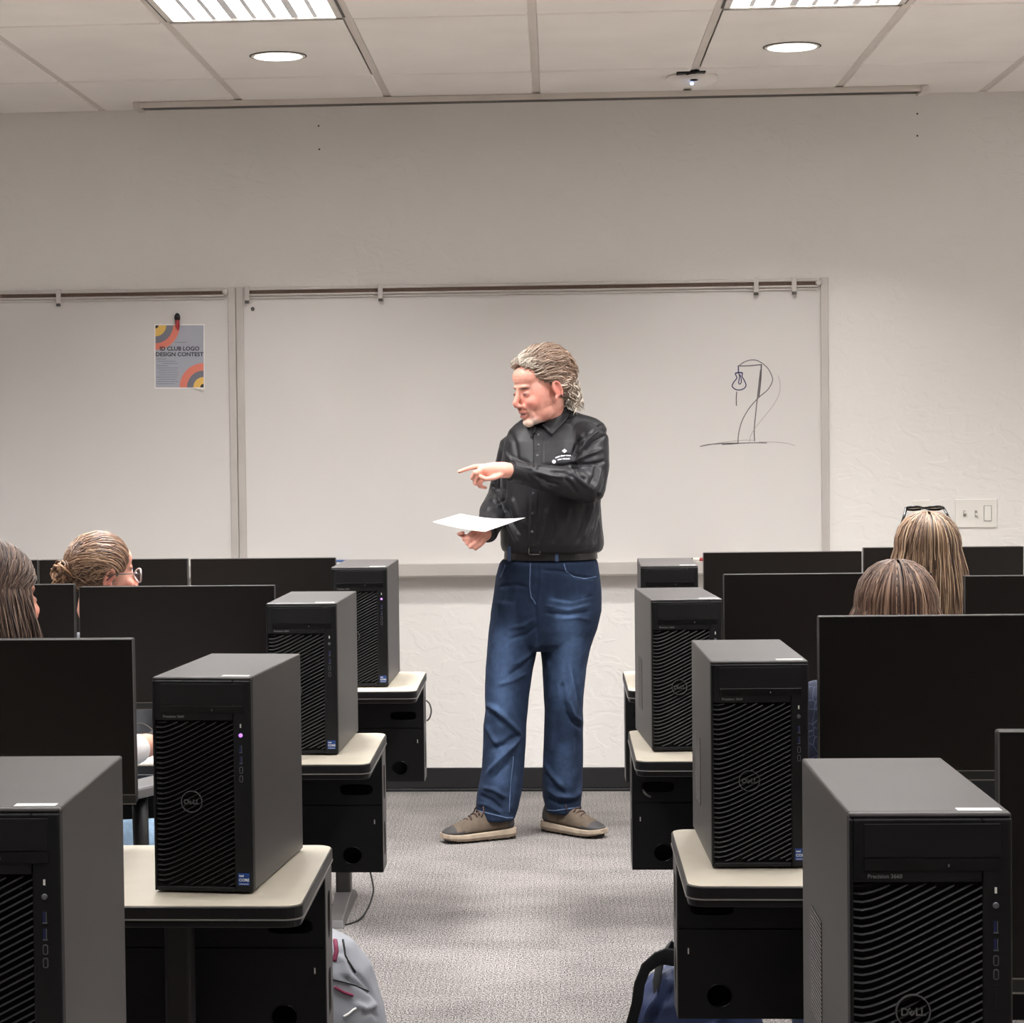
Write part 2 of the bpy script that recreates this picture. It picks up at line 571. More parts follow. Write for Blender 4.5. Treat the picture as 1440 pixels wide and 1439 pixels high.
# ceiling: tiles hang a little below their tees, two cells are light fixtures
GX, GY = -1.8893, 7.654
fix_cells = {(1, -1), (4, -1), (1, -3), (4, -3), (1, -5), (4, -5), (-2, -1), (-2, -3), (7, -1), (7, -3)}
dl_pos = [(-0.985, 8.36), (0.867, 8.415)]
g = G()
rt = random.Random(3)
for i in range(-5, 10):
    for j in range(-9, 2):
        if (i, j) in fix_cells: continue
        x0, x1 = GX + .61 * i + .012, GX + .61 * (i + 1) - .012
        y0, y1 = GY + 1.22 * j + .012, min(GY + 1.22 * (j + 1) - .012, WALL)
        x0, x1 = max(x0, XL), min(x1, XR)
        y0 = max(y0, YB)
        if x1 - x0 < .02 or y1 - y0 < .02: continue
        dz = rt.uniform(-.0015, .0015)
        z0 = CEIL - .006 + dz
        hole = [(cx, cy) for cx, cy in dl_pos if x0 < cx < x1 and y0 < cy < y1]
        if hole:
            cx, cy = hole[0]
            lo = [(x0 + .006, y0 + .006), (x1 - .006, y0 + .006), (x1 - .006, y1 - .006), (x0 + .006, y1 - .006)]
            circ = [(cx + .1 * math.cos(2 * PI * k / 32), cy + .1 * math.sin(2 * PI * k / 32)) for k in range(32)]
            vs, fs = sheet_geo(lo, [circ], .004)
            # sheet_geo gives (x, depth, y): turn flat
            g.add([(a, c, z0 + .004 - b) for a, b, c in vs], fs)
        else:
            vs = [(x0 + .006, y0 + .006, z0), (x1 - .006, y0 + .006, z0), (x1 - .006, y1 - .006, z0), (x0 + .006, y1 - .006, z0),
                  (x0, y0, z0 + .008), (x1, y0, z0 + .008), (x1, y1, z0 + .008), (x0, y1, z0 + .008)]
            g.add(vs, [(3, 2, 1, 0), (0, 1, 5, 4), (1, 2, 6, 5), (2, 3, 7, 6), (3, 0, 4, 7)])
ceil_o = tag(g.build('ceiling', M['tile']), 'beige suspended tile ceiling', kind='structure')
g = G()
for i in range(-5, 11):
    x = GX + .61 * i
    if XL < x < XR: g.box(x - .013, x + .013, YB, WALL, CEIL - .001, CEIL + .03)
for j in range(-9, 2):
    y = GY + 1.22 * j
    if YB < y < WALL: g.box(XL, XR, y - .013, y + .013, CEIL - .0005, CEIL + .03)
g.box(XL, XR, WALL - .022, WALL, CEIL - .003, CEIL + .02)
g.build('ceiling_grid', M['tee'], ceil_o)
g = G().box(XL - .1, XR + .1, YB - .1, WALL + .1, CEIL + .25, CEIL + .3)
tag(g.build('trim_1', M['tee']), 'slab above the ceiling tiles', kind='structure')

# long pale rail under the ceiling in front of the far wall
r0, r1 = -1.70, 1.50
t = empty('ceiling_rail', ((r0 + r1) / 2, 9.5, CEIL))
tag(t, 'long pale metal rail fixed to the ceiling just before the far wall', 'rail')
o = t.location.copy()
G().box(r0, r1, 9.44, 9.56, CEIL - .022, CEIL - .006).box(r0, r1, 9.44, 9.447, CEIL - .030, CEIL - .02).build('rail_body', M['tee'], t, o, bevel=.002)
G().box(r0 + .01, r1 - .01, 9.448, 9.552, CEIL - .0245, CEIL - .0222).build('rail_slot', M['lamp_dark'], t, o)
for xx in (r0, r1):
    G().box(xx - .014, xx + .014, 9.43, 9.57, CEIL - .034, CEIL - .006).build('end_cap', M['tee'], t, o, bevel=.003)


# ------------------------------------------------------------------ lamps
def troffer(i, j, label, group):
    x0, x1 = GX + .61 * i + .014, GX + .61 * (i + 1) - .014
    y0, y1 = GY + 1.22 * j + .014, GY + 1.22 * (j + 1) - .014
    t = empty('ceiling_light', ((x0 + x1) / 2, (y0 + y1) / 2, CEIL)); tag(t, label, 'ceiling light', group)
    o = t.location.copy()
    g = G()
    for a in ((x0, x1, y0, y0 + .022), (x0, x1, y1 - .022, y1), (x0, x0 + .022, y0, y1), (x1 - .022, x1, y0, y1)):
        g.box(a[0], a[1], a[2], a[3], CEIL - .008, CEIL + .07)
    g.build('frame', M['lamp_trim'], t, o, bevel=.002)
    g = G()
    e = .004
    for a in ((x0, x1, y0 - .008, y0), (x0, x1, y1, y1 + .006), (x0 - .008, x0, y0, y1), (x1, x1 + .008, y0, y1)):
        g.box(a[0], a[1], a[2], a[3], CEIL - e, CEIL + .01)
    g.build('gasket', M['lamp_dark'], t, o)
    # louvre: curved blades across and along, below the lamp bay
    g = G()
    bx0, bx1, by0, by1 = x0 + .022, x1 - .022, y0 + .022, y1 - .022
    n = 8
    for k in range(1, n):
        x = bx0 + (bx1 - bx0) * k / n
        hw_ = .008 if k % 3 else .013
        g.add([(x - hw_, by0, CEIL - .002), (x, by0, CEIL + .022), (x + hw_, by0, CEIL - .002),
               (x - hw_, by1, CEIL - .002), (x, by1, CEIL + .022), (x + hw_, by1, CEIL - .002)],
              [(0, 1, 4, 3), (1, 2, 5, 4), (2, 0, 3, 5), (0, 2, 1), (3, 4, 5)])
    for k in range(1, 15):
        y = by0 + (by1 - by0) * k / 15
        g.box(bx0, bx1, y - .0015, y + .0015, CEIL + .002, CEIL + .02)
    g.build('louvre', M['louvre'], t, o)
    g = G().box(x0, x1, y0, y1, CEIL + .068, CEIL + .075)
    g.build('housing', M['lamp_trim'], t, o)
    L = bpy.data.lights.new('lamp', 'AREA'); L.shape = 'RECTANGLE'
    L.size = bx1 - bx0 - .01; L.size_y = by1 - by0 - .01
    L.energy = TROFFER_W * (1.75 if j == -1 else .62); L.color = (.992, .995, 1.0); L.spread = math.radians(130)
    lo = bpy.data.objects.new('lamp', L); COL.objects.link(lo)
    lo.parent = t; lo.location = (0, 0, .05)


troffer(1, -1, 'recessed louvred ceiling light cut by the top frame edge, left of the two', 'louvred ceiling lights')
troffer(4, -1, 'recessed louvred ceiling light cut by the top frame edge, right of the two', 'louvred ceiling lights')
for c in sorted(fix_cells - {(1, -1), (4, -1)}):
    troffer(c[0], c[1], 'recessed louvred ceiling light outside the view', 'ceiling lights outside the view')


def downlight(x, y, label):
    t = empty('recessed_downlight', (x, y, CEIL)); tag(t, label, 'ceiling light', 'round downlights')
    o = t.location.copy()
    T = Matrix.Translation((x, y, 0))
    G().lathe([(.1, CEIL - .006), (.098, CEIL - .010), (.088, CEIL - .010), (.084, CEIL + .002), (.082, CEIL + .05), (.1, CEIL + .05)], 40, M=T).build('trim_ring', M['lamp_trim'], t, o)
    G().lathe([(.104, CEIL - .0085), (.1035, CEIL - .0065)], 40, M=T).build('dark_rim', M['lamp_dark'], t, o)  # thin dark rim round the outer edge of the trim
    em = M.setdefault('lens', mat('downlight_lens', (250, 248, 240), 0.4, emit=(255, 250, 240), estr=7, vary=.01))
    G().lathe([(.086, CEIL - .0112), (.086, CEIL - .0104)], 40, M=T).build('lens', em, t, o)
    L = bpy.data.lights.new('lamp', 'AREA'); L.shape = 'DISK'; L.size = .16
    L.energy = DOWN_W; L.color = (1, .98, .95); L.spread = math.radians(125)
    lo = bpy.data.objects.new('lamp', L); COL.objects.link(lo); lo.parent = t; lo.location = (0, 0, -.0125)


downlight(dl_pos[0][0], dl_pos[0][1], 'round white downlight in the ceiling on the left, above the poster side')
downlight(dl_pos[1][0], dl_pos[1][1], 'round white downlight in the ceiling on the right, near the ceiling device')

# ceiling device: pale flat dome with dark burnt-looking mount and a blue light
p = at(976, 97, 8.93)
t = empty('ceiling_sensor', (p.x, 9.06, CEIL)); tag(t, 'pale round ceiling device with dark mount and blue indicator light', 'ceiling device')
o = t.location.copy()
T = Matrix.Translation((p.x, 9.06, 0))
G().lathe([(.02, CEIL - .045), (.07, CEIL - .042), (.094, CEIL - .030), (.1, CEIL - .016), (.097, CEIL - .006)], 36, M=T).build('dome_body', M['tile'], t, o)
g = G()
g.box(p.x - .065, p.x + .01, 8.94, 8.99, CEIL - .014, CEIL - .003).box(p.x + .0, p.x + .045, 8.93, 8.98, CEIL - .012, CEIL - .004)
g.tube([(p.x - .03, 8.93, CEIL - .02), (p.x + .01, 8.92, CEIL - .012), (p.x + .03, 8.94, CEIL - .006)], .004, 6)
g.build('mount', M['black_plastic'], t, o, bevel=.003)
G().ell((p.x + .002, 8.97, CEIL - .036), (.016, .004, .004)).build('camera_eye', M['black_gloss'], t, o)
em = mat('blue_led', (180, 200, 255), .4, emit=(150, 180, 255), estr=5, vary=.01)
G().ell((p.x - .006, 8.975, CEIL - .049), (.007, .005, .006)).build('indicator_light', em, t, o)


# ------------------------------------------------------------------ whiteboards
YW = WALL
def whiteboard(x0, x1, label, posts, hooks, stop_mark):
    t = empty('whiteboard', ((x0 + x1) / 2, YW, .95)); tag(t, label, 'whiteboard')
    o = t.location.copy()
    G().box(x0 + .02, x1 - .02, YW - .012, YW, .95, 2.12).build('writing_surface', M['board'], t, o)
    for a in posts:
        G().box(a - .016, a + .016, YW - .022, YW, .955, 2.138).build('side_post', M['alu'], t, o, bevel=.003)
    rx0, rx1 = x0 + (.045 if stop_mark[0] else 0), x1 - (.045 if stop_mark[1] else 0)
    g = G()
    g.box(rx0, rx1, YW - .030, YW - .002, 2.122, 2.136)
    g.box(rx0, rx1, YW - .030, YW - .002, 2.098, 2.107)
    g.box(rx0, rx1, YW - .020, YW - .002, 2.086, 2.098)
    r = g.build('map_rail', M['alu'], t, o, bevel=.003)
    G().box(rx0, rx1, YW - .024, YW - .01, 2.107, 2.122).build('cork_strip', M['cork'], r, (0, 0, 0))
    if stop_mark[1]:
        G().lathe([(.012, 0), (.012, .012), (.010, .014)], 20, M=Matrix.Translation((rx1 + .004, YW - .022, 2.116)) @ Matrix.Rotation(PI / 2, 4, 'X')).build('rail_stop', M['alu'], t, o)
    for hx in hooks:
        h = G()
        h.box(hx - .010, hx + .010, YW - .036, YW - .030, 2.078, 2.138)
        h.box(hx - .010, hx + .010, YW - .036, YW - .014, 2.134, 2.140)
        ho = h.build('map_hook', M['alu'], t, o, bevel=.002)
        G().box(hx - .009, hx + .009, YW - .042, YW - .030, 2.068, 2.080).build('hook_clip', M['lamp_dark'], ho, (0, 0, 0), bevel=.002)
    # tray
    g = G()
    prof = [(-.006, .966), (-.066, .958), (-.072, .968), (-.078, .966), (-.078, .918), (-.066, .910), (-.006, .914)]
    vs = [(x0, YW + a, b) for a, b in prof] + [(x1, YW + a, b) for a, b in prof]
    n = len(prof)
    g.add(vs, [tuple(range(n)), tuple(range(2 * n - 1, n - 1, -1))] + [((i + 1) % n, i, n + i, n + (i + 1) % n) for i in range(n)])
    g.build('marker_tray', M['alu'], t, o)
    return t, o


def fix_sub(t):
    """sub-parts were given in world positions: move them under their part"""
    for ch in [x for x in bpy.data.objects if x.parent == t]:
        for s in [x for x in bpy.data.objects if x.parent == ch]:
            s.location = -Vector(t.location)


wb_l, o = whiteboard(-3.76, -1.335, 'whiteboard on the left with a poster hung on it', [-1.351], [-2.085], (False, True))
fix_sub(wb_l)
wb_r, o = whiteboard(-1.333, 1.138, 'wide whiteboard behind the standing man with a marker sketch of a lamp', [-1.317, 1.122], [-1.283, -.721, .841, .997], (True, True))
fix_sub(wb_r)
G().ell((-1.262, YW - .014, 2.045), (.008, .004, .009)).build('round_magnet', M['desk_grey'], wb_r, o)


def ribbon(g, pts, y, wd, mi):
    pts = [Vector(p) for p in pts]
    # Catmull-Rom resample
    q = []
    for i in range(len(pts) - 1):
        p0, p1, p2, p3 = pts[max(i - 1, 0)], pts[i], pts[i + 1], pts[min(i + 2, len(pts) - 1)]
        for k in range(6):
            t_ = k / 6
            q.append(.5 * ((2 * p1) + (p2 - p0) * t_ + (2 * p0 - 5 * p1 + 4 * p2 - p3) * t_ * t_ + (3 * p1 - p0 - 3 * p2 + p3) * t_ ** 3))
    q.append(pts[-1])
    vs, fs = [], []
    for i, p_ in enumerate(q):
        d = (q[min(i + 1, len(q) - 1)] - q[max(i - 1, 0)])
        d = Vector((-d.y, d.x)).normalized() if d.length > 1e-9 else Vector((0, 1))
        a, b = p_ + d * wd / 2, p_ - d * wd / 2
        vs += [(a.x, y, a.y), (b.x, y, b.y)]
    for i in range(len(q) - 1): fs.append((2 * i, 2 * i + 1, 2 * i + 3, 2 * i + 2))
    g.add(vs, fs, mi)


def wp(x, y):   # sketch position on the board
    p = at(960 + x / 6, 480 + y / 6, WALL); return (p.x, p.z)


g = G()
YD = YW - .0128
for pts, wd, mi in [
    ([(468, 212), (520, 175), (590, 158), (650, 175), (715, 228), (752, 300), (752, 345), (715, 410), (640, 475), (560, 565), (500, 670), (470, 780), (465, 860)], .0035, 1),
    ([(478, 210), (560, 208), (662, 198)], .0045, 1), ([(662, 195), (655, 330), (640, 470)], .006, 1),
    ([(655, 240), (632, 440), (615, 600), (602, 740), (605, 845)], .004, 1),
    ([(468, 205), (468, 262)], .005, 0), ([(440, 272), (470, 265), (505, 268)], .006, 0),
    ([(440, 275), (455, 310), (430, 345), (416, 380), (440, 405), (475, 412), (515, 400), (532, 370), (515, 325), (500, 300), (503, 268)], .0045, 0),
    ([(470, 270), (478, 300), (470, 350), (480, 362), (492, 345), (490, 310), (480, 280)], .004, 0),
    ([(455, 425), (450, 480), (452, 545)], .004, 1),
    ([(805, 290), (818, 350), (815, 430), (775, 520), (700, 620), (615, 725), (575, 790), (560, 850)], .0022, 2),
    ([(145, 888), (220, 872), (340, 862), (470, 860), (600, 857), (710, 858)], .0035, 1),
    ([(240, 868), (380, 848), (520, 835), (610, 836)], .0022, 2),
    ([(330, 872), (470, 862)], .0035, 1),
    ([(640, 850), (780, 852), (880, 862), (945, 882)], .0022, 2)]:
    ribbon(g, [wp(*q) for q in pts], YD, wd, mi)
g.build('marker_sketch', [M['marker_blue'], M['marker_grey'], M['marker_faint']], wb_r, o)

# tray items
def marker(x, label, body, capc, name='dry_erase_marker', ln=.12, rz=0.0):
    t = empty(name, (x, YW - .045, .9735)); tag(t, label, 'marker')
    t.rotation_euler = (0, 0, rz)
    G().tube([(-ln / 2, 0, 0), (ln * .2, 0, 0)], .0075, 12).build('barrel', body, t)
    G().tube([(ln * .2, 0, 0), (ln * .46, 0, 0), (ln / 2, 0, 0)], [.0085, .008, .005], 12).build('cap', capc, t)
    return t


p = at(480, 790, WALL)
mb = mat('cap_blue', (52, 84, 140), .4, vary=.05)
t = empty('whiteboard_eraser', (p.x + .005, YW - .042, .966)); tag(t, 'small blue topped eraser on the marker tray, left end', 'eraser')
G().rbox(-.03, .03, -.02, .02, 0, .010, .006).build('felt_pad', M['white_label'], t)
G().rbox(-.028, .028, -.019, .019, .010, .019, .006).build('grip', mb, t, bevel=.003)
marker(p.x + .085, 'white marker with pale blue cap on the tray beside the eraser', M['white_plastic'], mat('cap_pale', (170, 180, 200), .4, vary=.05), ln=.11)
p = at(972, 787, WALL)
marker(p.x - .02, 'grey marker on the tray right of the standing man', M['desk_grey'], M['white_plastic'], rz=.05)
marker(p.x + .09, 'red capped marker on the tray next to the far right monitors', mat('body_red', (214, 150, 146), .4, vary=.05), mat('cap_red', (170, 60, 60), .4, vary=.05), rz=PI)

# poster
def disc_clip(cx, cz, r0, r1, a0, a1, n=20):
    o_ = [(cx + r1 * math.cos(a0 + (a1 - a0) * k / n), cz + r1 * math.sin(a0 + (a1 - a0) * k / n)) for k in range(n + 1)]
    if r0 > 0: o_ += [(cx + r0 * math.cos(a1 - (a1 - a0) * k / n), cz + r0 * math.sin(a1 - (a1 - a0) * k / n)) for k in range(n + 1)]
    else: o_ += [(cx, cz)]
    return o_


pw, ph = .213, .272
t = empty('poster', (-1.576, YW - .0135, 1.850)); tag(t, 'contest poster with grey, coral and yellow arcs clipped to the left whiteboard', 'poster')
t.rotation_euler = (0, math.radians(.8), 0)
pg = [M['paper'], mat('poster_field', (168, 170, 180), .7, vary=.04), mat('poster_yellow', (226, 184, 96), .7, vary=.04),
      mat('poster_grey', (112, 112, 122), .7, vary=.04), mat('poster_coral', (218, 124, 104), .7, vary=.04), mat('poster_ink', (36, 36, 42), .7, vary=.04),
      mat('poster_fine', (120, 126, 138), .7, vary=.04)]
g = G()
g.box(-pw / 2, pw / 2, -.0006, 0, -ph / 2, ph / 2, 0)
hx, hz = pw / 2 - .004, ph / 2 - .005
g.plane_xz([(-hx, -hz), (hx, -hz), (hx, hz), (-hx, hz)], -.0009, 1)
s = pw / 515
for r0_, r1_, mi in ((0, 32, 5), (32, 112, 2), (112, 182, 3), (182, 250, 4)):
    g.plane_xz(disc_clip(-hx, hz, r0_ * s, r1_ * s, -PI / 2, 0)[::1], -.0012, mi)
for r0_, r1_, mi in ((0, 36, 5), (36, 106, 2), (106, 172, 3), (172, 248, 4)):
    g.plane_xz(disc_clip(hx, -hz, r0_ * s, r1_ * s, PI / 2, PI), -.0012, mi)
for k, (a, b) in enumerate([(.0, .1), (.01, .19), (.06, .21), (.0, .12), (.01, .21), (.03, .2), (.02, .21), (.03, .21), (.0, .2), (.02, .19), (.0, .21), (.0, .18)]):
    z = -.012 - k * .0095
    g.plane_xz([(-hx + a * .4 + .004, z), (-hx + b * .46, z), (-hx + b * .46, z + .0022), (-hx + a * .4 + .004, z + .0022)], -.0012, 6)
g.plane_xz([(-.02, .058), (.03, .058), (.03, .0602), (-.02, .0602)], -.0012, 6)
for k, (tx, zz, sz) in enumerate((('ID CLUB LOGO', .025, .0235), ('DESIGN CONTEST', .001, .0235))):
    vs, fs = text_geo(tx, sz, .0002, .0006, 'CENTER')
    wd = max(v_[0] for v_ in vs) - min(v_[0] for v_ in vs)
    tgt = .168 if k == 0 else .203
    g.add([(v_[0] * tgt / wd, v_[1] - .0014, v_[2] + zz) for v_ in vs], fs, 5)
me_n = g.build('printed_sheet', pg, t)
# turned up lower right corner
G().add([(.06, -.001, -ph / 2 - .0002), (pw / 2, -.001, -ph / 2 - .0002), (pw / 2 - .004, -.010, -ph / 2 - .011)], [(0, 2, 1), (0, 1, 2)], 0).build('curled_corner', M['paper'], t)
t = empty('magnetic_clip', (-1.582, YW - .02, 1.985)); tag(t, 'black and red magnetic clip holding the poster', 'clip')
G().ell((0, 0, .028), (.013, .010, .020)).build('magnet', M['black_gloss'], t)
G().limb([(0, -.004, .010), (.002, -.006, -.008), (.003, -.004, -.022)], [.0105, .009, .004]).build('clip_lever', mat('clip_red', (150, 30, 40), .3, vary=.15, vscale=60), t)

# switches and outlet
def wallplate(name, x0, x1, z0, z1, label, cat):
    t = empty(name, ((x0 + x1) / 2, YW, (z0 + z1) / 2)); tag(t, label, cat)
    G().rbox(x0, x1, YW - .007, YW, z0, z1, .005, 'y').build('cover_plate', M['white_plastic'], t, t.location, bevel=.002)
    return t


t = wallplate('light_switch', 1.656, 1.827, 1.094, 1.212, 'triple white light switch plate on the far wall at right', 'light switch')
for xx, up in ((1.693, 1), (1.740, -1)):
    G().box(xx - .005, xx + .005, YW - .010, YW - .007, 1.141, 1.165).build('toggle_slot', M['switch_grey'], t, t.location)
    G().box(xx - .0035, xx + .0035, YW - .020, YW - .008, 1.152 if up > 0 else 1.143, 1.163 if up > 0 else 1.154).build('toggle', M['white_plastic'], t, t.location, bevel=.001)
G().box(1.772, 1.804, YW - .009, YW - .006, 1.120, 1.185).build('rocker_frame', M['switch_grey'], t, t.location)
G().box(1.774, 1.802, YW - .013, YW - .006, 1.122, 1.183).build('rocker', M['white_plastic'], t, t.location, bevel=.002)
t = wallplate('wall_outlet', 1.481, 1.554, 1.094, 1.210, 'single white wall plate half hidden by the long haired head', 'wall plate')
G().box(1.502, 1.533, YW - .009, YW - .006, 1.12, 1.185).build('insert', M['white_plastic'], t, t.location, bevel=.001)

# small screw holes high on the far wall
for u, v in ((448, 177), (449, 210), (1290, 160), (1290, 191)):
    p = at(u, v, WALL)
    o_ = G().ell((p.x, YW, p.z), (.004, .003, .004), n=10, k=6).build('wall_screw', M['lamp_dark'])
    tag(o_, 'tiny dark screw high on the far wall, ' + ('left pair' if u < 700 else 'right pair'), 'screw', 'screws in the far wall, ' + ('left' if u < 700 else 'right'))

# ------------------------------------------------------------------ computer towers
TW, TH, TD = .173, .372, .42
ZT = .734     # desk top height


def make_tower():
    t = empty('computer_tower')
    hw = TW / 2
    g = G()
    g.box(-hw, hw, .016, TD, .004, TH)
    g.box(-hw, hw, .004, .017, TH - .006, TH)          # top lip over the front
    g.build('case', M['case'], t, bevel=.0025)
    for xx in (-hw + .012, hw - .032):
        for yy in (.03, TD - .05): G().box(xx, xx + .02, yy, yy + .03, 0, .005).build('foot', M['black_plastic'], t)
    # front panel: frame round a recessed grille
    gx0, gx1, gz0, gz1 = -hw + .004, .0545, .012, .298
    g = G()
    g.box(-hw, gx0, 0, .016, .004, TH - .006)
    g.rbox(gx1, hw, 0, .016, .004, TH - .006, .004)
    g.box(gx0, gx1, 0.0002, .016, gz1, TH - .006)
    g.box(gx0, gx1, 0.0002, .016, .004, gz0)
    g.build('front_panel', M['bezel'], t, bevel=.0016)
    G().box(gx0, gx1, .010, .016, gz0, gz1).build('grille_backing', M['grille_back'], t)
    g = G()
    sp = .0088
    k = -18
    while k < 40:
        z0 = gz0 + k * sp
        pts = []
        for i in range(15):
            x = gx0 + (gx1 - gx0) * i / 14
            d = x - gx0
            z = z0 + .52 * d - .012 * (1 - math.exp(-d / .014))
            pts.append((x, z))
        pts = [q for q in pts if gz0 + .001 < q[1] < gz1 - .001]
        if len(pts) > 1:
            vs, fs = [], []
            for x, z in pts:
                yo = .0018 + .004 * math.exp(-(x - gx0) / .012)
                vs += [(x, yo, z), (x, yo + .0012, z + .0019), (x, .010, z + .0014), (x, .010, z - .0014)]
            n = len(pts)
            for i in range(n - 1):
                for j in range(4):
                    a, b = i * 4 + j, i * 4 + (j + 1) % 4
                    fs.append((a, b, b + 4, a + 4))
            g.add(vs, fs)
        k += 1
    g.build('grille', M['rib'], t)
    g = G().box(-.071, .0735, -.0007, .001, .325, .361)
    g.build('drive_bay_cover', M['black_plastic'], t, bevel=.0006)
    od = G().box(-.071, .0735, -.0007, .001, .3105, .3235).build('optical_drive', M['black_gloss'], t, bevel=.0006)
    G().box(.018, .0195, -.0012, 0, .3145, .3175).build('eject_button', M['grey_print'], od)
    vs, fs = text_geo('Precision 3660', .0062, .0001, .0001)
    G().add([(a - .0675, b - .0002, c + .3025) for a, b, c in vs], fs).build('model_lettering', M['grey_print'], t)
    # ring with the maker's letters
    lg = G()
    lx, lz = -.0195, .158
    for k in range(36):
        a0, a1 = 2 * PI * k / 36, 2 * PI * (k + 1) / 36
        q = []
        for r_, yy in ((.0188, -.0005), (.0174, -.0005), (.0174, .004), (.0188, .004)):
            q += [(lx + r_ * math.cos(a0), yy, lz + r_ * math.sin(a0)), (lx + r_ * math.cos(a1), yy, lz + r_ * math.sin(a1))]
        lg.add(q, [(0, 1, 3, 2), (0, 6, 7, 1), (2, 3, 5, 4)])
    for ch, dx, rot in (('D', -.0135, 0), ('E', -.0058, .75), ('L', .0022, 0), ('L', .0078, 0)):
        vs, fs = text_geo(ch, .0115, .0004, .0003)
        R_ = Matrix.Rotation(-rot, 4, 'Y')
        c = Vector((.0032, 0, .004))
        lg.add([R_ @ (Vector(q) - c) + c + Vector((lx + dx, .0003, lz - .004)) for q in vs], fs)
    lg.build('logo_ring', M['logo'], t)
    # column of controls
    cx = .0685
    G().box(cx - .0012, cx + .0012, -.0008, .001, .286, .2925).build('drive_light', M['white_label'], t)
    G().lathe([(.0034, 0), (.0034, .0012), (.0026, .0016)], 16, M=Matrix.Translation((cx, .0002, .273)) @ Matrix.Rotation(PI / 2, 4, 'X')).build('power_button', M['port'], t)
    for zz, nm in ((.250, 'usb_port'), (.231, 'usb_port')):
        p_ = G().box(cx - .0036, cx + .0036, -.0006, .001, zz - .0075, zz + .0075).box(cx - .0022, cx + .0001, -.0009, .001, zz - .006, zz + .006, mi=1).build(nm, [M['grille_back'], M['port_blue']], t)
        G().box(cx - .0026, cx + .0026, -.0011, .001, zz - .0072, zz - .0056).box(cx + .001, cx + .002, -.0011, .001, zz - .006, zz + .006).build('contact_tongue', M['port'], p_)
    for zz in (.2135, .1985):
        g = G()
        g.rbox(cx - .003, cx + .003, -.0007, .001, zz - .0058, zz + .0058, .0024, 'y', mi=0)
        g.rbox(cx - .0019, cx + .0019, -.0010, .001, zz - .0046, zz + .0046, .0016, 'y', mi=1)
        g.build('usb_c_port', [M['port'], M['grille_back']], t)
    G().box(cx - .0011, cx + .0011, -.0006, .001, .160, .184).box(cx - .003, cx + .003, -.0006, .001, .1858, .1868).build('card_slot', M['grille_back'], t)
    st = G().box(.0605, .0805, -.0006, .001, .0155, .0365).build('processor_sticker', M['sticker_blue'], t)
    g = G()
    for tx, sz, dz, dx in (('intel', .0045, .0305, .0625), ('CORE', .0068, .0225, .0620)):
        vs, fs = text_geo(tx, sz, .0001, .00015)
        g.add([(a + dx, b - .0008, c + dz) for a, b, c in vs], fs)
    g.box(.0625, .0785, -.0008, 0, .0175, .0183)
    g.build('sticker_lettering', M['white_label'], st)
    G().box(.032, .079, .016, .034, TH, TH + .0006).build('asset_label', M['white_label'], t)
    # intake in the left side
    g = G()
    g.box(-hw - .0004, -hw + .002, .235, .330, .075, .205)
    iv = g.build('side_intake', M['grille_back'], t)
    g = G()
    for k in range(26):
        z = .077 + k * .005
        g.add([(-hw - .0012, .235, z), (-hw - .0012, .330, z + .0), (-hw - .0012, .330, z + .0014), (-hw - .0012, .235, z + .0014),
               (-hw, .235, z), (-hw, .330, z), (-hw, .330, z + .0022), (-hw, .235, z + .0022)],
              [(0, 3, 2, 1), (4, 5, 6, 7), (0, 1, 5, 4), (2, 3, 7, 6), (1, 2, 6, 5), (3, 0, 4, 7)])
    g.build('intake_slats', M['case'], iv)
    return t


T_SPOTS = [
    (-.642, 2.526, .019, 'computer tower in the bottom left corner, cut off by the frame edge', False),
    (-.607, 3.895, -.095, 'computer tower with lit purple power light on the second desk from camera, left side', True),
    (-.620, 5.576, -.032, 'computer tower on the third left desk, just behind the nearer purple lit tower', False),
    (-.604, 7.058, -.018, 'computer tower on the far left desk, its back nearest the whiteboard tray', True),
    (.343, 6.993, -.011, 'computer tower on the far right desk, only its top showing', False),
    (.317, 5.615, .063, 'computer tower on the third right desk, just in front of the half hidden far one', False),
    (.360, 4.116, .022, 'computer tower on the second right desk, beside the navy bag', False),
    (.398, 2.485, .014, 'large computer tower in the bottom right corner with side vent showing', False)]
proto = make_tower()
for i, (x, y, a, lab, lit) in enumerate(T_SPOTS):
    o = proto if i == 0 else copy_tree(proto)
    o.location = (x, y, ZT); o.rotation_euler = (0, 0, a)
    tag(o, lab, 'computer', 'computer towers on the desks')
    if lit:
        for ch in [c for c in bpy.data.objects if c.parent == o and c.name.startswith('power_button')]:
            ch.data = ch.data.copy(); ch.data.materials.clear(); ch.data.materials.append(M['led'])
            ch['label'] = 'lit purple power button'


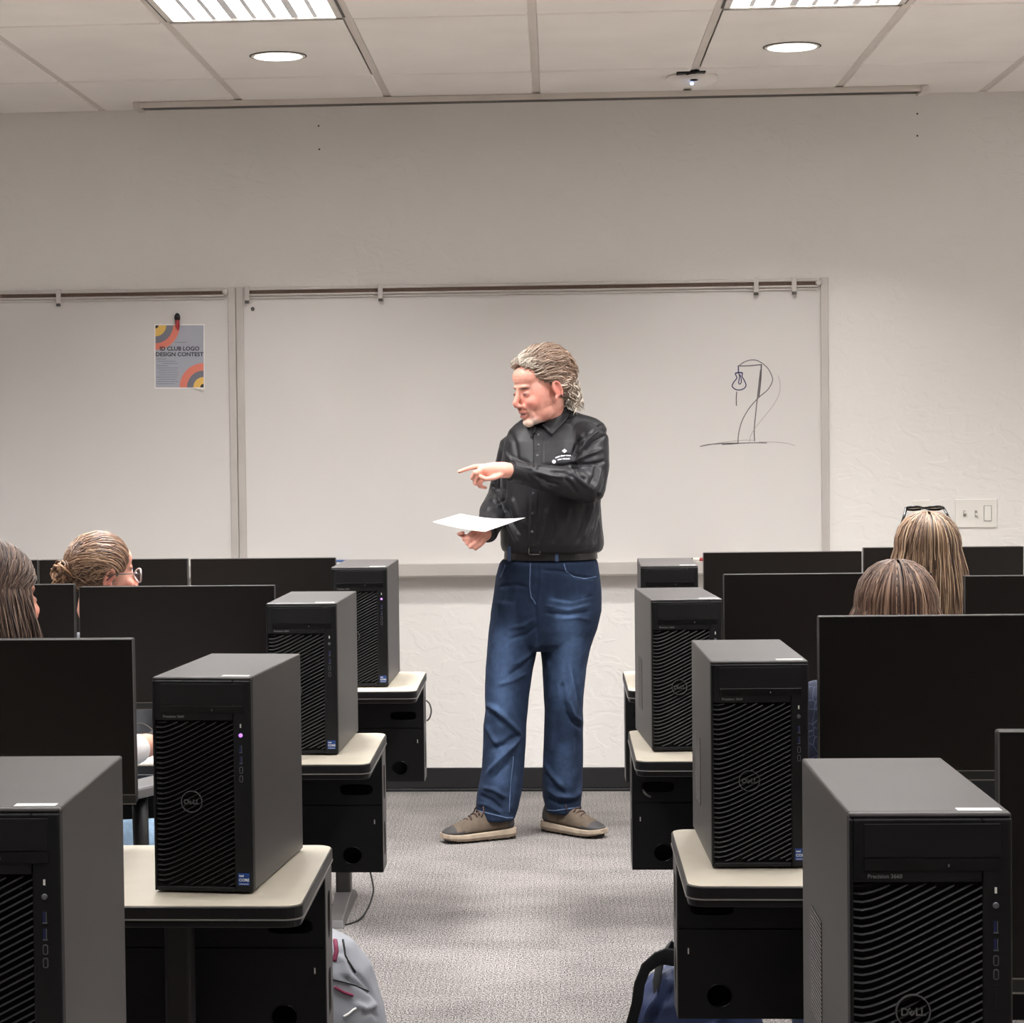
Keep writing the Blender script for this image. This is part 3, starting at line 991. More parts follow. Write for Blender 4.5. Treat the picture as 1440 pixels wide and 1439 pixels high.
# ------------------------------------------------------------------ desks
def make_desk(ln):
    """x from 0 to ln, y 0 (user side) to .57, top at z = ZT; aisle end at x = ln"""
    t = empty('computer_desk')
    dp = .57
    G().rbox(0.003, ln - .003, .003, dp - .003, ZT - .006, ZT, .03, seg=7).build('tabletop', M['laminate'], t)
    e = G()
    e.rbox(0, ln, 0, dp, ZT - .0225, ZT - .0015, .032, seg=7)
    e.rbox(.003, ln - .003, .003, dp - .003, ZT - .037, ZT - .0225, .03, seg=7)
    eb = e.build('edge_band', M['edge_black'], t, bevel=.002)
    G().rbox(-.001, ln + .001, -.001, dp + .001, ZT - .0243, ZT - .0222, .033, seg=7).build('edge_bead', M['edge_bead'], eb)
    # cable box under the rear edge
    zb, zt_ = .392, ZT - .037
    def oval(cx, cz, rx, rz, n=28, p=2.0):
        o_ = []
        for k in range(n):
            a = 2 * PI * k / n
            c, s_ = math.cos(a), math.sin(a)
            o_.append((cx + rx * math.copysign(abs(c) ** (2 / p), c), cz + rz * math.copysign(abs(s_) ** (2 / p), s_)))
        return o_
    zs = .565
    x0, x1 = .004, ln - .006
    holes_hi = [oval(x1 - .065, .605, .042, .014, p=3.5), oval(x0 + .5, .605, .042, .014, p=3.5)]
    holes_lo = [oval(x1 - .078, .436, .024, .022), oval(x0 + .5, .436, .024, .022)]
    g = G()
    vs, fs = sheet_geo([(x0, zs + .0012), (x1, zs + .0012), (x1, zt_), (x0, zt_)], holes_hi, .0012)
    g.add([(a, b + .44, c) for a, b, c in vs], fs)
    g.build('upper_cable_panel', M['desk_metal'], t)
    g = G()
    vs, fs = sheet_geo([(x0, zb), (x1, zb), (x1, zs - .0012), (x0, zs - .0012)], holes_lo, .0012)
    g.add([(a, b + .44, c) for a, b, c in vs], fs)
    lp = g.build('lower_cable_panel', M['desk_metal'], t)
    for (cx, cz) in ((x1 - .078, .436), (x0 + .5, .436)):
        g = G()
        ring = [(cx + .0245 * math.cos(2 * PI * k / 28), .4385, cz + .0225 * math.sin(2 * PI * k / 28)) for k in range(29)]
        g.tube(ring, .0012, 6, caps=False)
        g.build('grommet_rim', M['black_gloss'], lp)
    G().box(x1 - .021, x1 - .0185, .4365, .439, .517, .528).build('panel_latch', M['white_label'], lp)
    g = G()
    g.box(x0, x1, .442, .555, zb, zb + .003).box(x0, x1, .553, .556, zb, zt_)
    g.box(x0, x0 + .003, .44, .556, zb, zt_)
    g.build('cable_box', M['desk_dark'], t)
    g = G()
    vs, fs = sheet_geo([(.44, zb), (.558, zb), (.558, zt_), (.44, zt_)],
                       [oval(.50, .615, .022, .045, p=4), oval(.50, .47, .022, .045, p=4)], .0018)
    g.add([(x1 + b, a, c) for a, b, c in vs], [tuple(reversed(f)) for f in fs])
    g.build('end_cap', M['desk_grey'], t)
    # two legs set in from the ends
    for lx in (.26, ln - .26):
        g = G()
        g.rbox(lx - .024, lx + .024, .30, .36, .05, ZT - .037, .008)
        lg = g.build('leg', M['leg_shaded'], t)
        f = G()
        vs = [(lx - .026, .04, 0), (lx + .026, .04, 0), (lx + .026, .55, 0), (lx - .026, .55, 0),
              (lx - .02, .06, .022), (lx + .02, .06, .022), (lx + .026, .30, .06), (lx - .026, .30, .06),
              (lx + .026, .36, .06), (lx - .026, .36, .06), (lx + .02, .53, .022), (lx - .02, .53, .022)]
        f.add(vs, [(3, 2, 1, 0), (0, 1, 5, 4), (4, 5, 6, 7), (7, 6, 8, 9), (9, 8, 10, 11), (11, 10, 2, 3), (1, 2, 10, 8, 6, 5), (0, 4, 7, 9, 11, 3)])
        f.build('foot', M['desk_grey'], lg, bevel=.003)
        G().box(lx - .05, lx + .05, .1, .5, ZT - .042, ZT - .036).build('leg_bracket', M['desk_metal'], lg)
    return t


LN = 1.83
dk = make_desk(LN)
D_L = [(-.432, 2.40, 'computer desk nearest the camera on the left, under the corner tower'),
       (-.428, 3.79, 'beige topped desk on the left under the purple lit tower, second row'),
       (-.444, 5.42, 'beige topped desk on the left, third row, with paper and mouse on it'),
       (-.424, 6.95, 'beige topped desk on the left nearest the whiteboard')]
D_R = [(.225, 2.36, 'computer desk nearest the camera on the right, under the large corner tower'),
       (.220, 3.96, 'beige topped desk on the right with the navy bag beneath, second row'),
       (.184, 5.455, 'beige topped desk on the right, third row, half hidden by two towers'),
       (.213, 6.93, 'beige topped desk on the right nearest the whiteboard')]
for i, (x, y, lab) in enumerate(D_L):
    o = dk if i == 0 else copy_tree(dk)
    o.location = (x - LN, y, 0); tag(o, lab, 'desk', 'computer desks')
# right hand desks have the aisle end on the left: mirrored build
def mirror_tree(src):
    c = copy_tree(src)
    def rec(o_):
        for ch in [q for q in bpy.data.objects if q.parent == o_]:
            me = ch.data.copy(); ch.data = me
            co, _ = get_co(me); co[:, 0] = LN - co[:, 0]; me.vertices.foreach_set('co', co.ravel())
            me.flip_normals(); me.update(); rec(ch)
    rec(c)
    return c


dk2 = mirror_tree(dk)
for i, (x, y, lab) in enumerate(D_R):
    o = dk2 if i == 0 else copy_tree(dk2)
    o.location = (x, y, 0); tag(o, lab, 'desk', 'computer desks')


# ------------------------------------------------------------------ monitors
def monitor(xl, xr, y, zb, zt, label, rz=0.0, tilt=0.0, desk_y=None):
    wd = xr - xl
    t = empty('monitor', ((xl + xr) / 2, y, ZT), rz); tag(t, label, 'monitor', 'black monitors on the desks')
    h0, h1 = zb - ZT, zt - ZT
    R_ = Matrix.Translation((0, 0, (h0 + h1) / 2)) @ Matrix.Rotation(-tilt, 4, 'X') @ Matrix.Translation((0, 0, -(h0 + h1) / 2))
    hw = wd / 2
    g = G().rbox(-hw, hw, .004, .030, h0, h1, .004, 'y', M=R_)
    g.rbox(-hw * .72, hw * .72, .028, .052, h0 + .03, h1 - .06, .02, 'y', M=R_)
    g.build('housing', M['black_plastic'], t, bevel=.0015)
    e = G()
    th = .0016
    for a in ((-hw, hw, h1 - th * .8, h1), (-hw, -hw + th * .35, h0, h1), (hw - th * .35, hw, h0, h1)):
        e.box(a[0], a[1], .0005, .006, a[2], a[3], M=R_)
    e.build('rim', M['mon_edge'], t)
    G().box(-hw + th * .7, hw - th * .7, .0012, .006, h0 + .018, h1 - th, M=R_).build('screen', M['screen'], t)
    c = G().box(-hw, hw, 0.0002, .006, h0 + .001, h0 + .0175, M=R_).build('chin', M['black_plastic'], t)
    G().box(-hw, hw, -.0004, .006, h0 + .0168, h0 + .0185, M=R_).box(-hw, hw, -.0006, .006, h0 - .0006, h0 + .0014, M=R_).build('chin_trim', M['mon_edge'], c)
    G().rbox(-.03, .03, .05, .085, .008, h0 + .16, .01).build('stand_neck', M['black_plastic'], t)
    G().rbox(-.095, .095, -.03, .15, 0, .010, .02).build('stand_base', M['black_plastic'], t, bevel=.002)
    return t


monitor(-1.330, -.795, 4.28, .825, 1.138, 'black monitor in front of the left edge head, on the second left desk', rz=.0, tilt=-.03)
monitor(-1.224, -.718, 5.85, .815, 1.132, 'black monitor on the third left desk, directly behind the purple lit tower')
monitor(-1.760, -1.237, 5.85, .818, 1.139, 'black monitor on the third left desk, below the hair bun')
monitor(-1.178, -.707, 7.38, .815, 1.118, 'black monitor on the far left desk, right of the bun haired head')
monitor(-1.674, -1.188, 7.38, .815, 1.119, 'black monitor on the far left desk, behind the bun haired head')
monitor(-2.190, -1.679, 7.38, .815, 1.119, 'black monitor on the far left desk at the picture edge, left of the hair bun')
monitor(.469, .968, 7.36, .815, 1.125, 'black monitor on the far right desk, left of the long haired head', rz=.02)
monitor(.975, 1.475, 7.38, .815, 1.135, 'black monitor on the far right desk, behind the long haired head and light switch')
monitor(.424, .945, 5.86, .835, 1.150, 'black monitor on the third right desk, just left of the shorter haired head', rz=.01)
monitor(1.026, 1.546, 5.86, .825, 1.141, 'black monitor on the third right desk at the picture edge, right of the long hair')
monitor(.487, 1.008, 4.32, .861, 1.168, 'large black monitor in front of the two haired heads, above the corner tower', rz=.02)
monitor(.530, 1.05, 2.80, .835, 1.152, 'black monitor at the right picture edge behind the corner tower')

# things on the third left desk
t = empty('paper_sheet', (-.93, 5.55, ZT + .0008), .05); tag(t, 'white sheets of paper on the third left desk', 'paper')
G().box(-.16, .16, -.115, .115, 0, .0008).build('top_sheet', M['paper'], t)
t = empty('keyboard', (-1.28, 5.55, ZT), 0); tag(t, 'black keyboard on the third left desk beside the papers', 'keyboard')
g = G().rbox(-.13, .13, -.062, .062, 0, .012, .01); g.build('body', M['black_plastic'], t, bevel=.002)
g = G()
for i in range(14):
    for j in range(5): g.box(-.122 + i * .0176, -.107 + i * .0176, -.054 + j * .022, -.036 + j * .022, .012, .016)
g.build('keys', M['black_gloss'], t, bevel=.001)
p = at(203, 1046, 5.66)
t = empty('computer_mouse', (p.x, 5.70, ZT), .3); tag(t, 'flat black mouse at the back of the papers', 'mouse')
G().rings([((0, 0, .0), .033, .055), ((0, 0, .012), .032, .053), ((0, 0, .022), .025, .042), ((0, 0, .026), .012, .02)], 20).build('shell', M['black_plastic'], t)
G().box(-.002, .002, -.035, -.015, .022, .0275).build('wheel', M['desk_grey'], t)


def cable(pts, r, label, m_='black_plastic', name='cable'):
    g = G()
    P = [Vector(q) for q in pts]
    q = []
    for i in range(len(P) - 1):
        p0, p1, p2, p3 = P[max(i - 1, 0)], P[i], P[i + 1], P[min(i + 2, len(P) - 1)]
        for k in range(8):
            s_ = k / 8
            q.append(.5 * ((2 * p1) + (p2 - p0) * s_ + (2 * p0 - 5 * p1 + 4 * p2 - p3) * s_ * s_ + (3 * p1 - p0 - 3 * p2 + p3) * s_ ** 3))
    q.append(P[-1])
    g.tube(q, r, 8)
    return tag(g.build(name, M[m_]), label, 'cable')


cable([at(183, 1022, 5.80), at(198, 1017, 5.80), at(213, 1025, 5.79), at(217, 1034, 5.76), at(209, 1042, 5.74), at(196, 1046, 5.73)], .0016, 'thin looped grey cable hanging by the third left monitor', 'mon_edge')
cable([at(599, 985, 7.40), at(604, 990, 7.40), at(606.5, 1000, 7.40), at(604, 1010, 7.40), at(600, 1014, 7.40)], .0026, 'grey cable loop at the aisle end of the far left desk', 'mon_edge')
cable([(-.62, 7.36, .14), (-.60, 7.32, .10), (-.59, 7.25, .05), (-.62, 7.10, .006), (-.70, 7.0, .004), (-.85, 6.95, .004)], .003, 'thin dark cable trailing on the carpet by the desk leg at left')
cable([at(904, 1112, 5.9), at(909, 1118, 5.88), at(915, 1121, 5.88)], .003, 'short white cable end in the opening of the third right desk', 'mon_edge')


# ------------------------------------------------------------------ office chairs
def make_chair():
    t = empty('office_chair')
    G().rbox(-.25, .25, -.23, .25, .375, .445, .07, seg=6).build('seat', M['chair_fabric'], t, bevel=.018)
    b = G()
    rows = []
    vs, fs = [], []
    for i in range(9):
        z = .52 + .42 * i / 8
        wd = .21 + .02 * math.sin(PI * i / 8) - (.03 if i == 8 else 0)
        yb = -.255 - .04 * (i / 8) ** 2 + .03 * math.cos(PI * i / 4) * .5
        for x_, dy in ((-wd, .02), (-wd * .6, -.008), (0, -.018), (wd * .6, -.008), (wd, .02)):
            vs.append((x_, yb + dy, z))
    n = len(vs)
    vs += [(a, b_ - .035, c) for a, b_, c in vs]
    for i in range(8):
        for j in range(4):
            a = i * 5 + j
            fs.append((a, a + 5, a + 6, a + 1)); fs.append((n + a, n + a + 1, n + a + 6, n + a + 5))
        fs.append((i * 5, n + i * 5, n + i * 5 + 5, i * 5 + 5)); fs.append((i * 5 + 4, i * 5 + 9, n + i * 5 + 9, n + i * 5 + 4))
    for j in range(4):
        fs.append((j, j + 1, n + j + 1, n + j)); fs.append((40 + j, n + 40 + j, n + 41 + j, 41 + j))
    b.add(vs, fs, smooth=True).build('backrest', M['chair_fabric'], t, subsurf=1)
    G().tube([(0, -.10, .37), (0, -.28, .38), (0, -.32, .50), (0, -.315, .70)], [.022, .022, .02, .018], 10, flat=.6).build('back_bar', M['black_plastic'], t)
    for sx in (-1, 1):
        a = G()
        a.tube([(sx * .22, -.02, .43), (sx * .30, -.03, .46), (sx * .315, -.03, .55), (sx * .305, -.02, .745)], [.016, .017, .017, .018], 10)
        ao = a.build('armrest', M['black_plastic'], t)
        G().rbox(sx * .30 - .04, sx * .30 + .04, -.15, .13, .745, .77, .035, seg=6).build('arm_pad', M['chair_arm'], ao, bevel=.006)
    G().lathe([(.05, .375), (.03, .365), (.025, .20), (.04, .19), (.04, .09)], 20).build('gas_lift', M['black_plastic'], t)
    for k in range(5):
        a = 2 * PI * k / 5 + .3
        d = Vector((math.cos(a), math.sin(a), 0))
        lg = G().tube([d * .03 + Vector((0, 0, .115)), d * .15 + Vector((0, 0, .105)), d * .30 + Vector((0, 0, .075))], [.028, .022, .016], 10, flat=.7).build('base_arm', M['black_plastic'], t)
        cg = G()
        n_ = d.cross(Vector((0, 0, 1)))
        c = d * .30 + Vector((0, 0, .028))
        for s_ in (-1, 1):
            cg.tube([c + n_ * (.006 * s_), c + n_ * (.024 * s_)], .028, 18)
        cg.tube([c + Vector((0, 0, .02)), c + Vector((0, 0, .05))], .008, 8)
        cg.build('caster', M['black_gloss'], lg)
    return t


ch0 = make_chair()
CH = [(-1.17, 5.04, -.42, 'office chair of the person at the left edge, grey armrest showing'),
      (-1.28, 6.42, -.35, 'office chair under the bun haired person'),
      (1.01, 6.42, .0, 'office chair under the person with straight blond hair'),
      (.735, 5.02, .05, 'office chair under the person in the navy shirt')]
for i, (x, y, a, lab) in enumerate(CH):
    o = ch0 if i == 0 else copy_tree(ch0)
    o.location = (x, y, 0); o.rotation_euler = (0, 0, a); tag(o, lab, 'chair', 'office chairs')


# ------------------------------------------------------------------ people: heads, hands, hair
def head_geo(g, T, female=False, smile=False):
    """head and neck pieces in head space (face towards -y, origin between the ears)"""
    j = .9 if female else 1.0
    g.ell((0, .022, .034), (.074, .094, .087), T)
    g.ell((0, -.028, -.012), (.064 * j, .066, .088), T)
    g.ell((0, -.022, -.068), (.056 * j, .058, .044), T)
    g.ell((0, -.074, -.098), (.025 * j, .020, .018), T)
    g.ell((0, -.050, -.088), (.042 * j, .036, .024), T)
    g.ell((0, -.076, .024), (.044, .018, .012), T)
    g.ell((0, -.052, .052), (.056, .040, .040), T)
    for s in (-1, 1):
        g.ell((s * .037, -.070, -.030), (.023, .022, .024), T)
        g.ell((s * .031, -.079, .000), (.0150, .0125, .0105), T, n=14, k=8)
        g.ell((s * .0115, -.104, -.036), (.0085, .009, .007), T, n=12, k=8)
        # ear: rim and lobe around a shallow bowl
        er = []
        for k in range(9):
            a = math.radians(-60 + 250 * k / 8)
            er.append((s * (.082 + .004 * math.sin(a)), .012 - .017 * math.cos(a + .4) * -1, -.006 + .029 * math.sin(a)))
        g.tube(er, .0052, 8, M=T)
        g.ell((s * .077, .012, -.008), (.006, .015, .026), T, n=12, k=8)
        g.ell((s * .078, .002, -.034), (.006, .007, .009), T, n=12, k=8)
    g.limb([(0, -.088, .018), (0, -.100, -.006), (0, -.112, -.024), (0, -.111, -.030)], [.008, .0085, .0105, .0100], M=T)
    g.limb([(-.020, -.088, -.060), (-.008, -.0965, -.0575), (.008, -.0965, -.0575), (.020, -.088, -.060)], [.005, .0062, .0062, .005], n=10, M=T)
    g.limb([(-.017, -.086, -.071), (-.007, -.0945, -.0745), (.007, -.0945, -.0745), (.017, -.086, -.071)], [.005, .0068, .0068, .005], n=10, M=T)
    if smile:
        for s in (-1, 1):
            g.limb([(s * .020, -.093, -.040), (s * .031, -.080, -.056), (s * .030, -.074, -.074)], [.006, .007, .006], n=10, M=T)


def skin_paint(me, Ti, base, kind='plain'):
    co, no = get_co(me)
    A = np.array(Ti)
    q = co @ A[:3, :3].T + A[:3, 3]
    x, y, z = np.abs(q[:, 0]), q[:, 1], q[:, 2]
    c = np.tile(np.array(lin(base)), (len(co), 1))
    def blend(mask, rgb):
        nonlocal c
        mask = np.clip(mask, 0, 1)[:, None]
        c = c * (1 - mask) + np.array(lin(rgb)) * mask
    near = (np.abs(q).max(1) < .16)
    g_ = lambda cx, cy, cz, sx, sy, sz: np.exp(-(((x - cx) / sx) ** 2 + ((y - cy) / sy) ** 2 + ((z - cz) / sz) ** 2)) * near
    blend(.55 * g_(.042, -.075, -.03, .026, .04, .024), (206, 104, 94))
    blend(.5 * g_(0, -.115, -.03, .016, .02, .018), (208, 112, 100))
    blend(.6 * g_(.082, .01, -.01, .012, .03, .04), (205, 105, 96))
    blend(1.0 * g_(.0, -.094, -.059, .021, .012, .0050), (176, 84, 84))
    blend(1.0 * g_(.0, -.094, -.0745, .018, .012, .0052), (184, 92, 90))
    if kind == 'man':
        blend(1.4 * g_(.004, -.098, -.0665, .019, .016, .0034), (52, 20, 22))
        bd = np.clip((-.082 - z) / .008, 0, 1) * np.clip((-.030 - y) / .02, 0, 1) * np.clip((.042 - x) / .01, 0, 1) * np.clip((z + .135) / .01, 0, 1) * near
        nz = np.array([noise.noise(Vector(p) * 260) for p in q]) * .25 + .8
        blend(bd * nz, (232, 214, 200))
        blend(.75 * g_(.004, -.103, -.050, .021, .012, .0042) * nz, (160, 118, 104))
        blend(.5 * g_(.030, -.08, -.066, .007, .02, .014) * nz, (210, 180, 165))
    blend(1.4 * g_(.031, -.090, .0205, .017, .025, .0050), (118, 84, 72))
    blend(1.5 * g_(.031, -.092, .0015, .0125, .02, .0034), (44, 28, 26))
    blend(.4 * g_(.031, -.09, .007, .014, .014, .006), (170, 90, 84))
    set_col(me, c)


def carve(me, Ti, spots):
    """press or raise soft spots of a head: (x, y, z, sx, sy, sz, amount along head y)"""
    co, no = get_co(me)
    A = np.array(Ti)
    q = co @ A[:3, :3].T + A[:3, 3]
    x = np.abs(q[:, 0])
    d = np.zeros(len(co))
    for cx, cy, cz, sx, sy, sz, am in spots:
        d += am * np.exp(-(((x - cx) / sx) ** 2 + ((q[:, 1] - cy) / sy) ** 2 + ((q[:, 2] - cz) / sz) ** 2))
    ydir = np.array(Ti.inverted().to_3x3() @ Vector((0, 1, 0)))
    set_co(me, co + d[:, None] * ydir)


FACE_SPOTS = [(.031, -.085, .010, .013, .03, .006, .0055), (.033, -.088, -.011, .012, .03, .0045, .003), (.016, -.09, .004, .006, .03, .010, .004),
              (.031, -.088, .001, .010, .03, .0045, -.0020)]


def finger(g, pts, r=.0088):
    pts = [Vector(p) for p in pts]
    n = len(pts)
    g.limb(pts, [r * (1 - .24 * i / (n - 1)) for i in range(n)], n=10)


class Hair:
    def __init__(s, seed):
        s.v, s.f, s.c = [], [], []
        s.r = random.Random(seed)

    def strand(s, pts, rad, col, n=4, taper=.25, flat=1.0):
        pts = [Vector(p) for p in pts]
        k = len(pts)
        o = len(s.v)
        side = None
        for i, p in enumerate(pts):
            t = pts[min(i + 1, k - 1)] - pts[max(i - 1, 0)]
            if t.length < 1e-9: t = Vector((0, 0, -1))
            t.normalize()
            side = t.orthogonal() if side is None else (side - t * side.dot(t))
            if side.length < 1e-6: side = t.orthogonal()
            side.normalize()
            up = side.cross(t)
            f = i / (k - 1)
            r_ = rad * (1 - (1 - taper) * max(0, (f - .55) / .45)) * (.5 + .5 * min(1, f * 5))
            for j in range(n):
                a = 2 * PI * j / n
                s.v.append(p + side * math.cos(a) * r_ + up * math.sin(a) * r_ * flat)
                s.c.append(col)
        for i in range(k - 1):
            for j in range(n):
                a, b = o + i * n + j, o + i * n + (j + 1) % n
                s.f.append((a, a + n, b + n, b))
        s.f.append(tuple(o + j for j in range(n)))
        s.f.append(tuple(o + (k - 1) * n + j for j in range(n - 1, -1, -1)))

    def cap(s, T, c, r, keep, col, n=36, k=24):
        o = len(s.v)
        idx = {}
        for i in range(k + 1):
            t = PI * i / k
            for j in range(n):
                p = 2 * PI * j / n
                idx[i, j] = len(s.v)
                s.v.append(T @ Vector((c[0] + r[0] * math.sin(t) * math.cos(p), c[1] + r[1] * math.sin(t) * math.sin(p), c[2] + r[2] * math.cos(t))))
                s.c.append(col)
        Ti = T.inverted()
        for i in range(k):
            for j in range(n):
                q = [idx[i, j], idx[i + 1, j], idx[i + 1, (j + 1) % n], idx[i, (j + 1) % n]]
                m_ = sum((Ti @ s.v[a] for a in q), Vector()) / 4
                if keep(m_): s.f.append(q)

    def build(s, name, parent, origin):
        me = bpy.data.meshes.new(name)
        me.from_pydata([tuple(p - Vector(origin)) for p in s.v], [], s.f)
        me.polygons.foreach_set('use_smooth', [True] * len(me.polygons))
        me.update()
        set_col(me, np.array([lin(c) for c in s.c]))
        me.materials.append(M['hair'])
        return link(name, me, parent)


def mixc(a, b, t): return tuple(a[i] * (1 - t) + b[i] * t for i in range(3))


def finish(me, name, mt, parent, origin):
    co, _ = get_co(me)
    set_co(me, co - np.array(origin))
    me.materials.clear(); me.materials.append(mt)
    return link(name, me, parent)


# ------------------------------------------------------------------ the standing man
MY = 8.60
man = empty('person', (-.10, MY, 0))
tag(man, 'standing man with wavy grey hair, black shirt and jeans, pointing and holding a sheet', 'person')
MO = man.location.copy()

HT = Matrix.Translation(at(761, 547, 8.545)) @ Matrix.Rotation(math.radians(-57), 4, 'Z') @ Matrix.Rotation(math.radians(13), 4, 'X') @ Matrix.Scale(1.09, 4)


def slices(rows, p=2.2):
    out = []
    for v, ul, ur, yc, ry in rows:
        a, b = at(ul, v, yc), at(ur, v, yc)
        out.append(((a + b) / 2, (b - a).length / 2, ry))
    return out


# arms: joints
S_L, E_L, W_L = at(833, 622, 8.52), at(829, 686, 8.45), at(719, 662, 8.27)
S_R, E_R, W_R = at(724, 630, 8.68), at(706, 700, 8.72), at(684, 750, 8.42)
C_R = W_R + (E_R - W_R).normalized() * .01

# body (one skin: head, neck, trunk, arms, hands, legs)
g = G()
head_geo(g, HT, smile=True)
g.limb([HT @ Vector((0, .022, -.05)), at(772, 578, 8.585), at(776, 596, 8.62)], [.056, .055, .064], n=18)
g.rings(slices([(596, 738, 826, 8.63, .06), (612, 722, 838, 8.61, .10), (660, 718, 836, 8.61, .11), (720, 716, 832, 8.61, .105), (770, 715, 832, 8.62, .11), (830, 706, 832, 8.64, .12), (880, 704, 828, 8.64, .10)]))
g.limb([S_L, E_L, W_L], [.05, .042, .028]); g.limb([S_R, E_R, W_R], [.05, .042, .028])
for rows in ([(870, 700, 745, 8.62, .075), (960, 690, 738, 8.62, .06), (1060, 688, 728, 8.60, .05), (1140, 686, 718, 8.57, .045), (1160, 686, 716, 8.56, .05)],
             [(870, 775, 826, 8.64, .075), (960, 773, 812, 8.65, .06), (1060, 774, 810, 8.67, .05), (1135, 776, 806, 8.69, .045), (1152, 776, 806, 8.69, .05)]):
    g.rings(slices(rows))


# pointing hand
def A_(u, v, y): return at(u, v, y)


hy = 8.235
g.limb([W_L, A_(708, 661, hy + .01), A_(694, 661, hy), A_(681, 660.5, hy - .002)], [.027, .029, .0285, .021], n=16)
g.ell(A_(693, 664, hy), (.034, .024, .026))
g.ell(A_(684, 667, hy + .012), (.026, .024, .024))
finger(g, [A_(680, 656, hy), A_(667, 656.5, hy - .004), A_(656, 660, hy - .010), A_(646, 663.5, hy - .016)], .0100)
finger(g, [A_(678, 661, hy - .012), A_(667, 665.5, hy - .030), A_(663, 672, hy - .020), A_(671, 675, hy - .006)], .0098)
finger(g, [A_(680, 667, hy - .004), A_(669, 672, hy - .020), A_(667, 680, hy - .014), A_(676, 682, hy)], .0096)
finger(g, [A_(684, 672, hy + .010), A_(674, 678, hy - .004), A_(674, 685, hy - .004), A_(683, 686, hy + .008)], .0086)
finger(g, [A_(704, 668, hy - .014), A_(694, 672.5, hy - .030), A_(683, 674, hy - .030), A_(677, 671, hy - .030)], .0105)
# hand under the sheet, palm up
ky = 8.355
g.limb([W_R, A_(677, 752, ky + .03), A_(666, 756, ky + .005)], [.026, .029, .026], n=16)
g.ell(A_(664, 757, ky), (.032, .034, .018))
for i, (a, b, c, d, yy) in enumerate([
        ((655, 757), (652, 759), (658, 754), (667, 748), .006), ((659, 763), (656, 765), (664, 759), (676, 749), -.004),
        ((664, 768), (661, 770), (670, 763), (682, 752), -.012), ((670, 769), (668, 772), (677, 766), (685, 757), -.016)]):
    finger(g, [A_(a[0], a[1], ky + yy + .01), A_(b[0], b[1], ky + yy - .010), A_(c[0], c[1], ky + yy - .022), A_(d[0], d[1], ky + yy - .024)], .0088)
finger(g, [A_(662, 757, ky + .02), A_(652, 754, ky + .01), A_(645, 751, ky - .004), A_(651, 749.5, ky - .014)], .0100)
body = melt(g, .0040, 3, .4)
carve(body, HT.inverted(), FACE_SPOTS + [(0, -.10, -.0665, .020, .03, .0035, .006), (.033, -.08, -.055, .003, .03, .014, .003), (0, -.09, .050, .03, .03, .0022, .0012), (0, -.09, .060, .03, .03, .0022, .0012)])
skin_paint(body, HT.inverted(), (226, 162, 144), 'man')
finish(body, 'body', M['skin'], man, MO)

# shirt
g = G()
g.rings(slices([
    (576, 759, 800, 8.635, .052), (583, 747, 820, 8.635, .060), (589, 733, 838, 8.63, .070), (596, 724, 849, 8.625, .083), (604, 716, 854, 8.62, .098), (620, 709, 851, 8.61, .120),
    (650, 704, 850, 8.60, .140), (680, 703, 848, 8.60, .142), (710, 703, 845, 8.60, .142), (745, 704, 848, 8.605, .146), (765, 704, 850, 8.61, .148), (773, 706, 848, 8.61, .142), (777, 712, 843, 8.61, .13)]), n=40, p=2.3)
g.limb([A_(820, 614, 8.56), S_L, (S_L + E_L) / 2 + Vector((.006, 0, 0)), E_L], [.056, .064, .062, .060], n=18)
g.limb([E_L, (E_L + W_L) / 2 + Vector((.02, 0, -.004)), W_L + (E_L - W_L).normalized() * .045, W_L + (E_L - W_L).normalized() * .008], [.058, .053, .041, .035], n=18)
g.limb([A_(736, 620, 8.64), S_R, (S_R + E_R) / 2 + Vector((-.002, 0, 0)), E_R], [.054, .062, .056, .056], n=18)
g.limb([E_R, (E_R + C_R) / 2 + Vector((-.004, 0, .006)), C_R + (E_R - C_R).normalized() * .05, C_R], [.056, .054, .044, .036], n=18)
sh = melt(g, .0046, 5, .5)
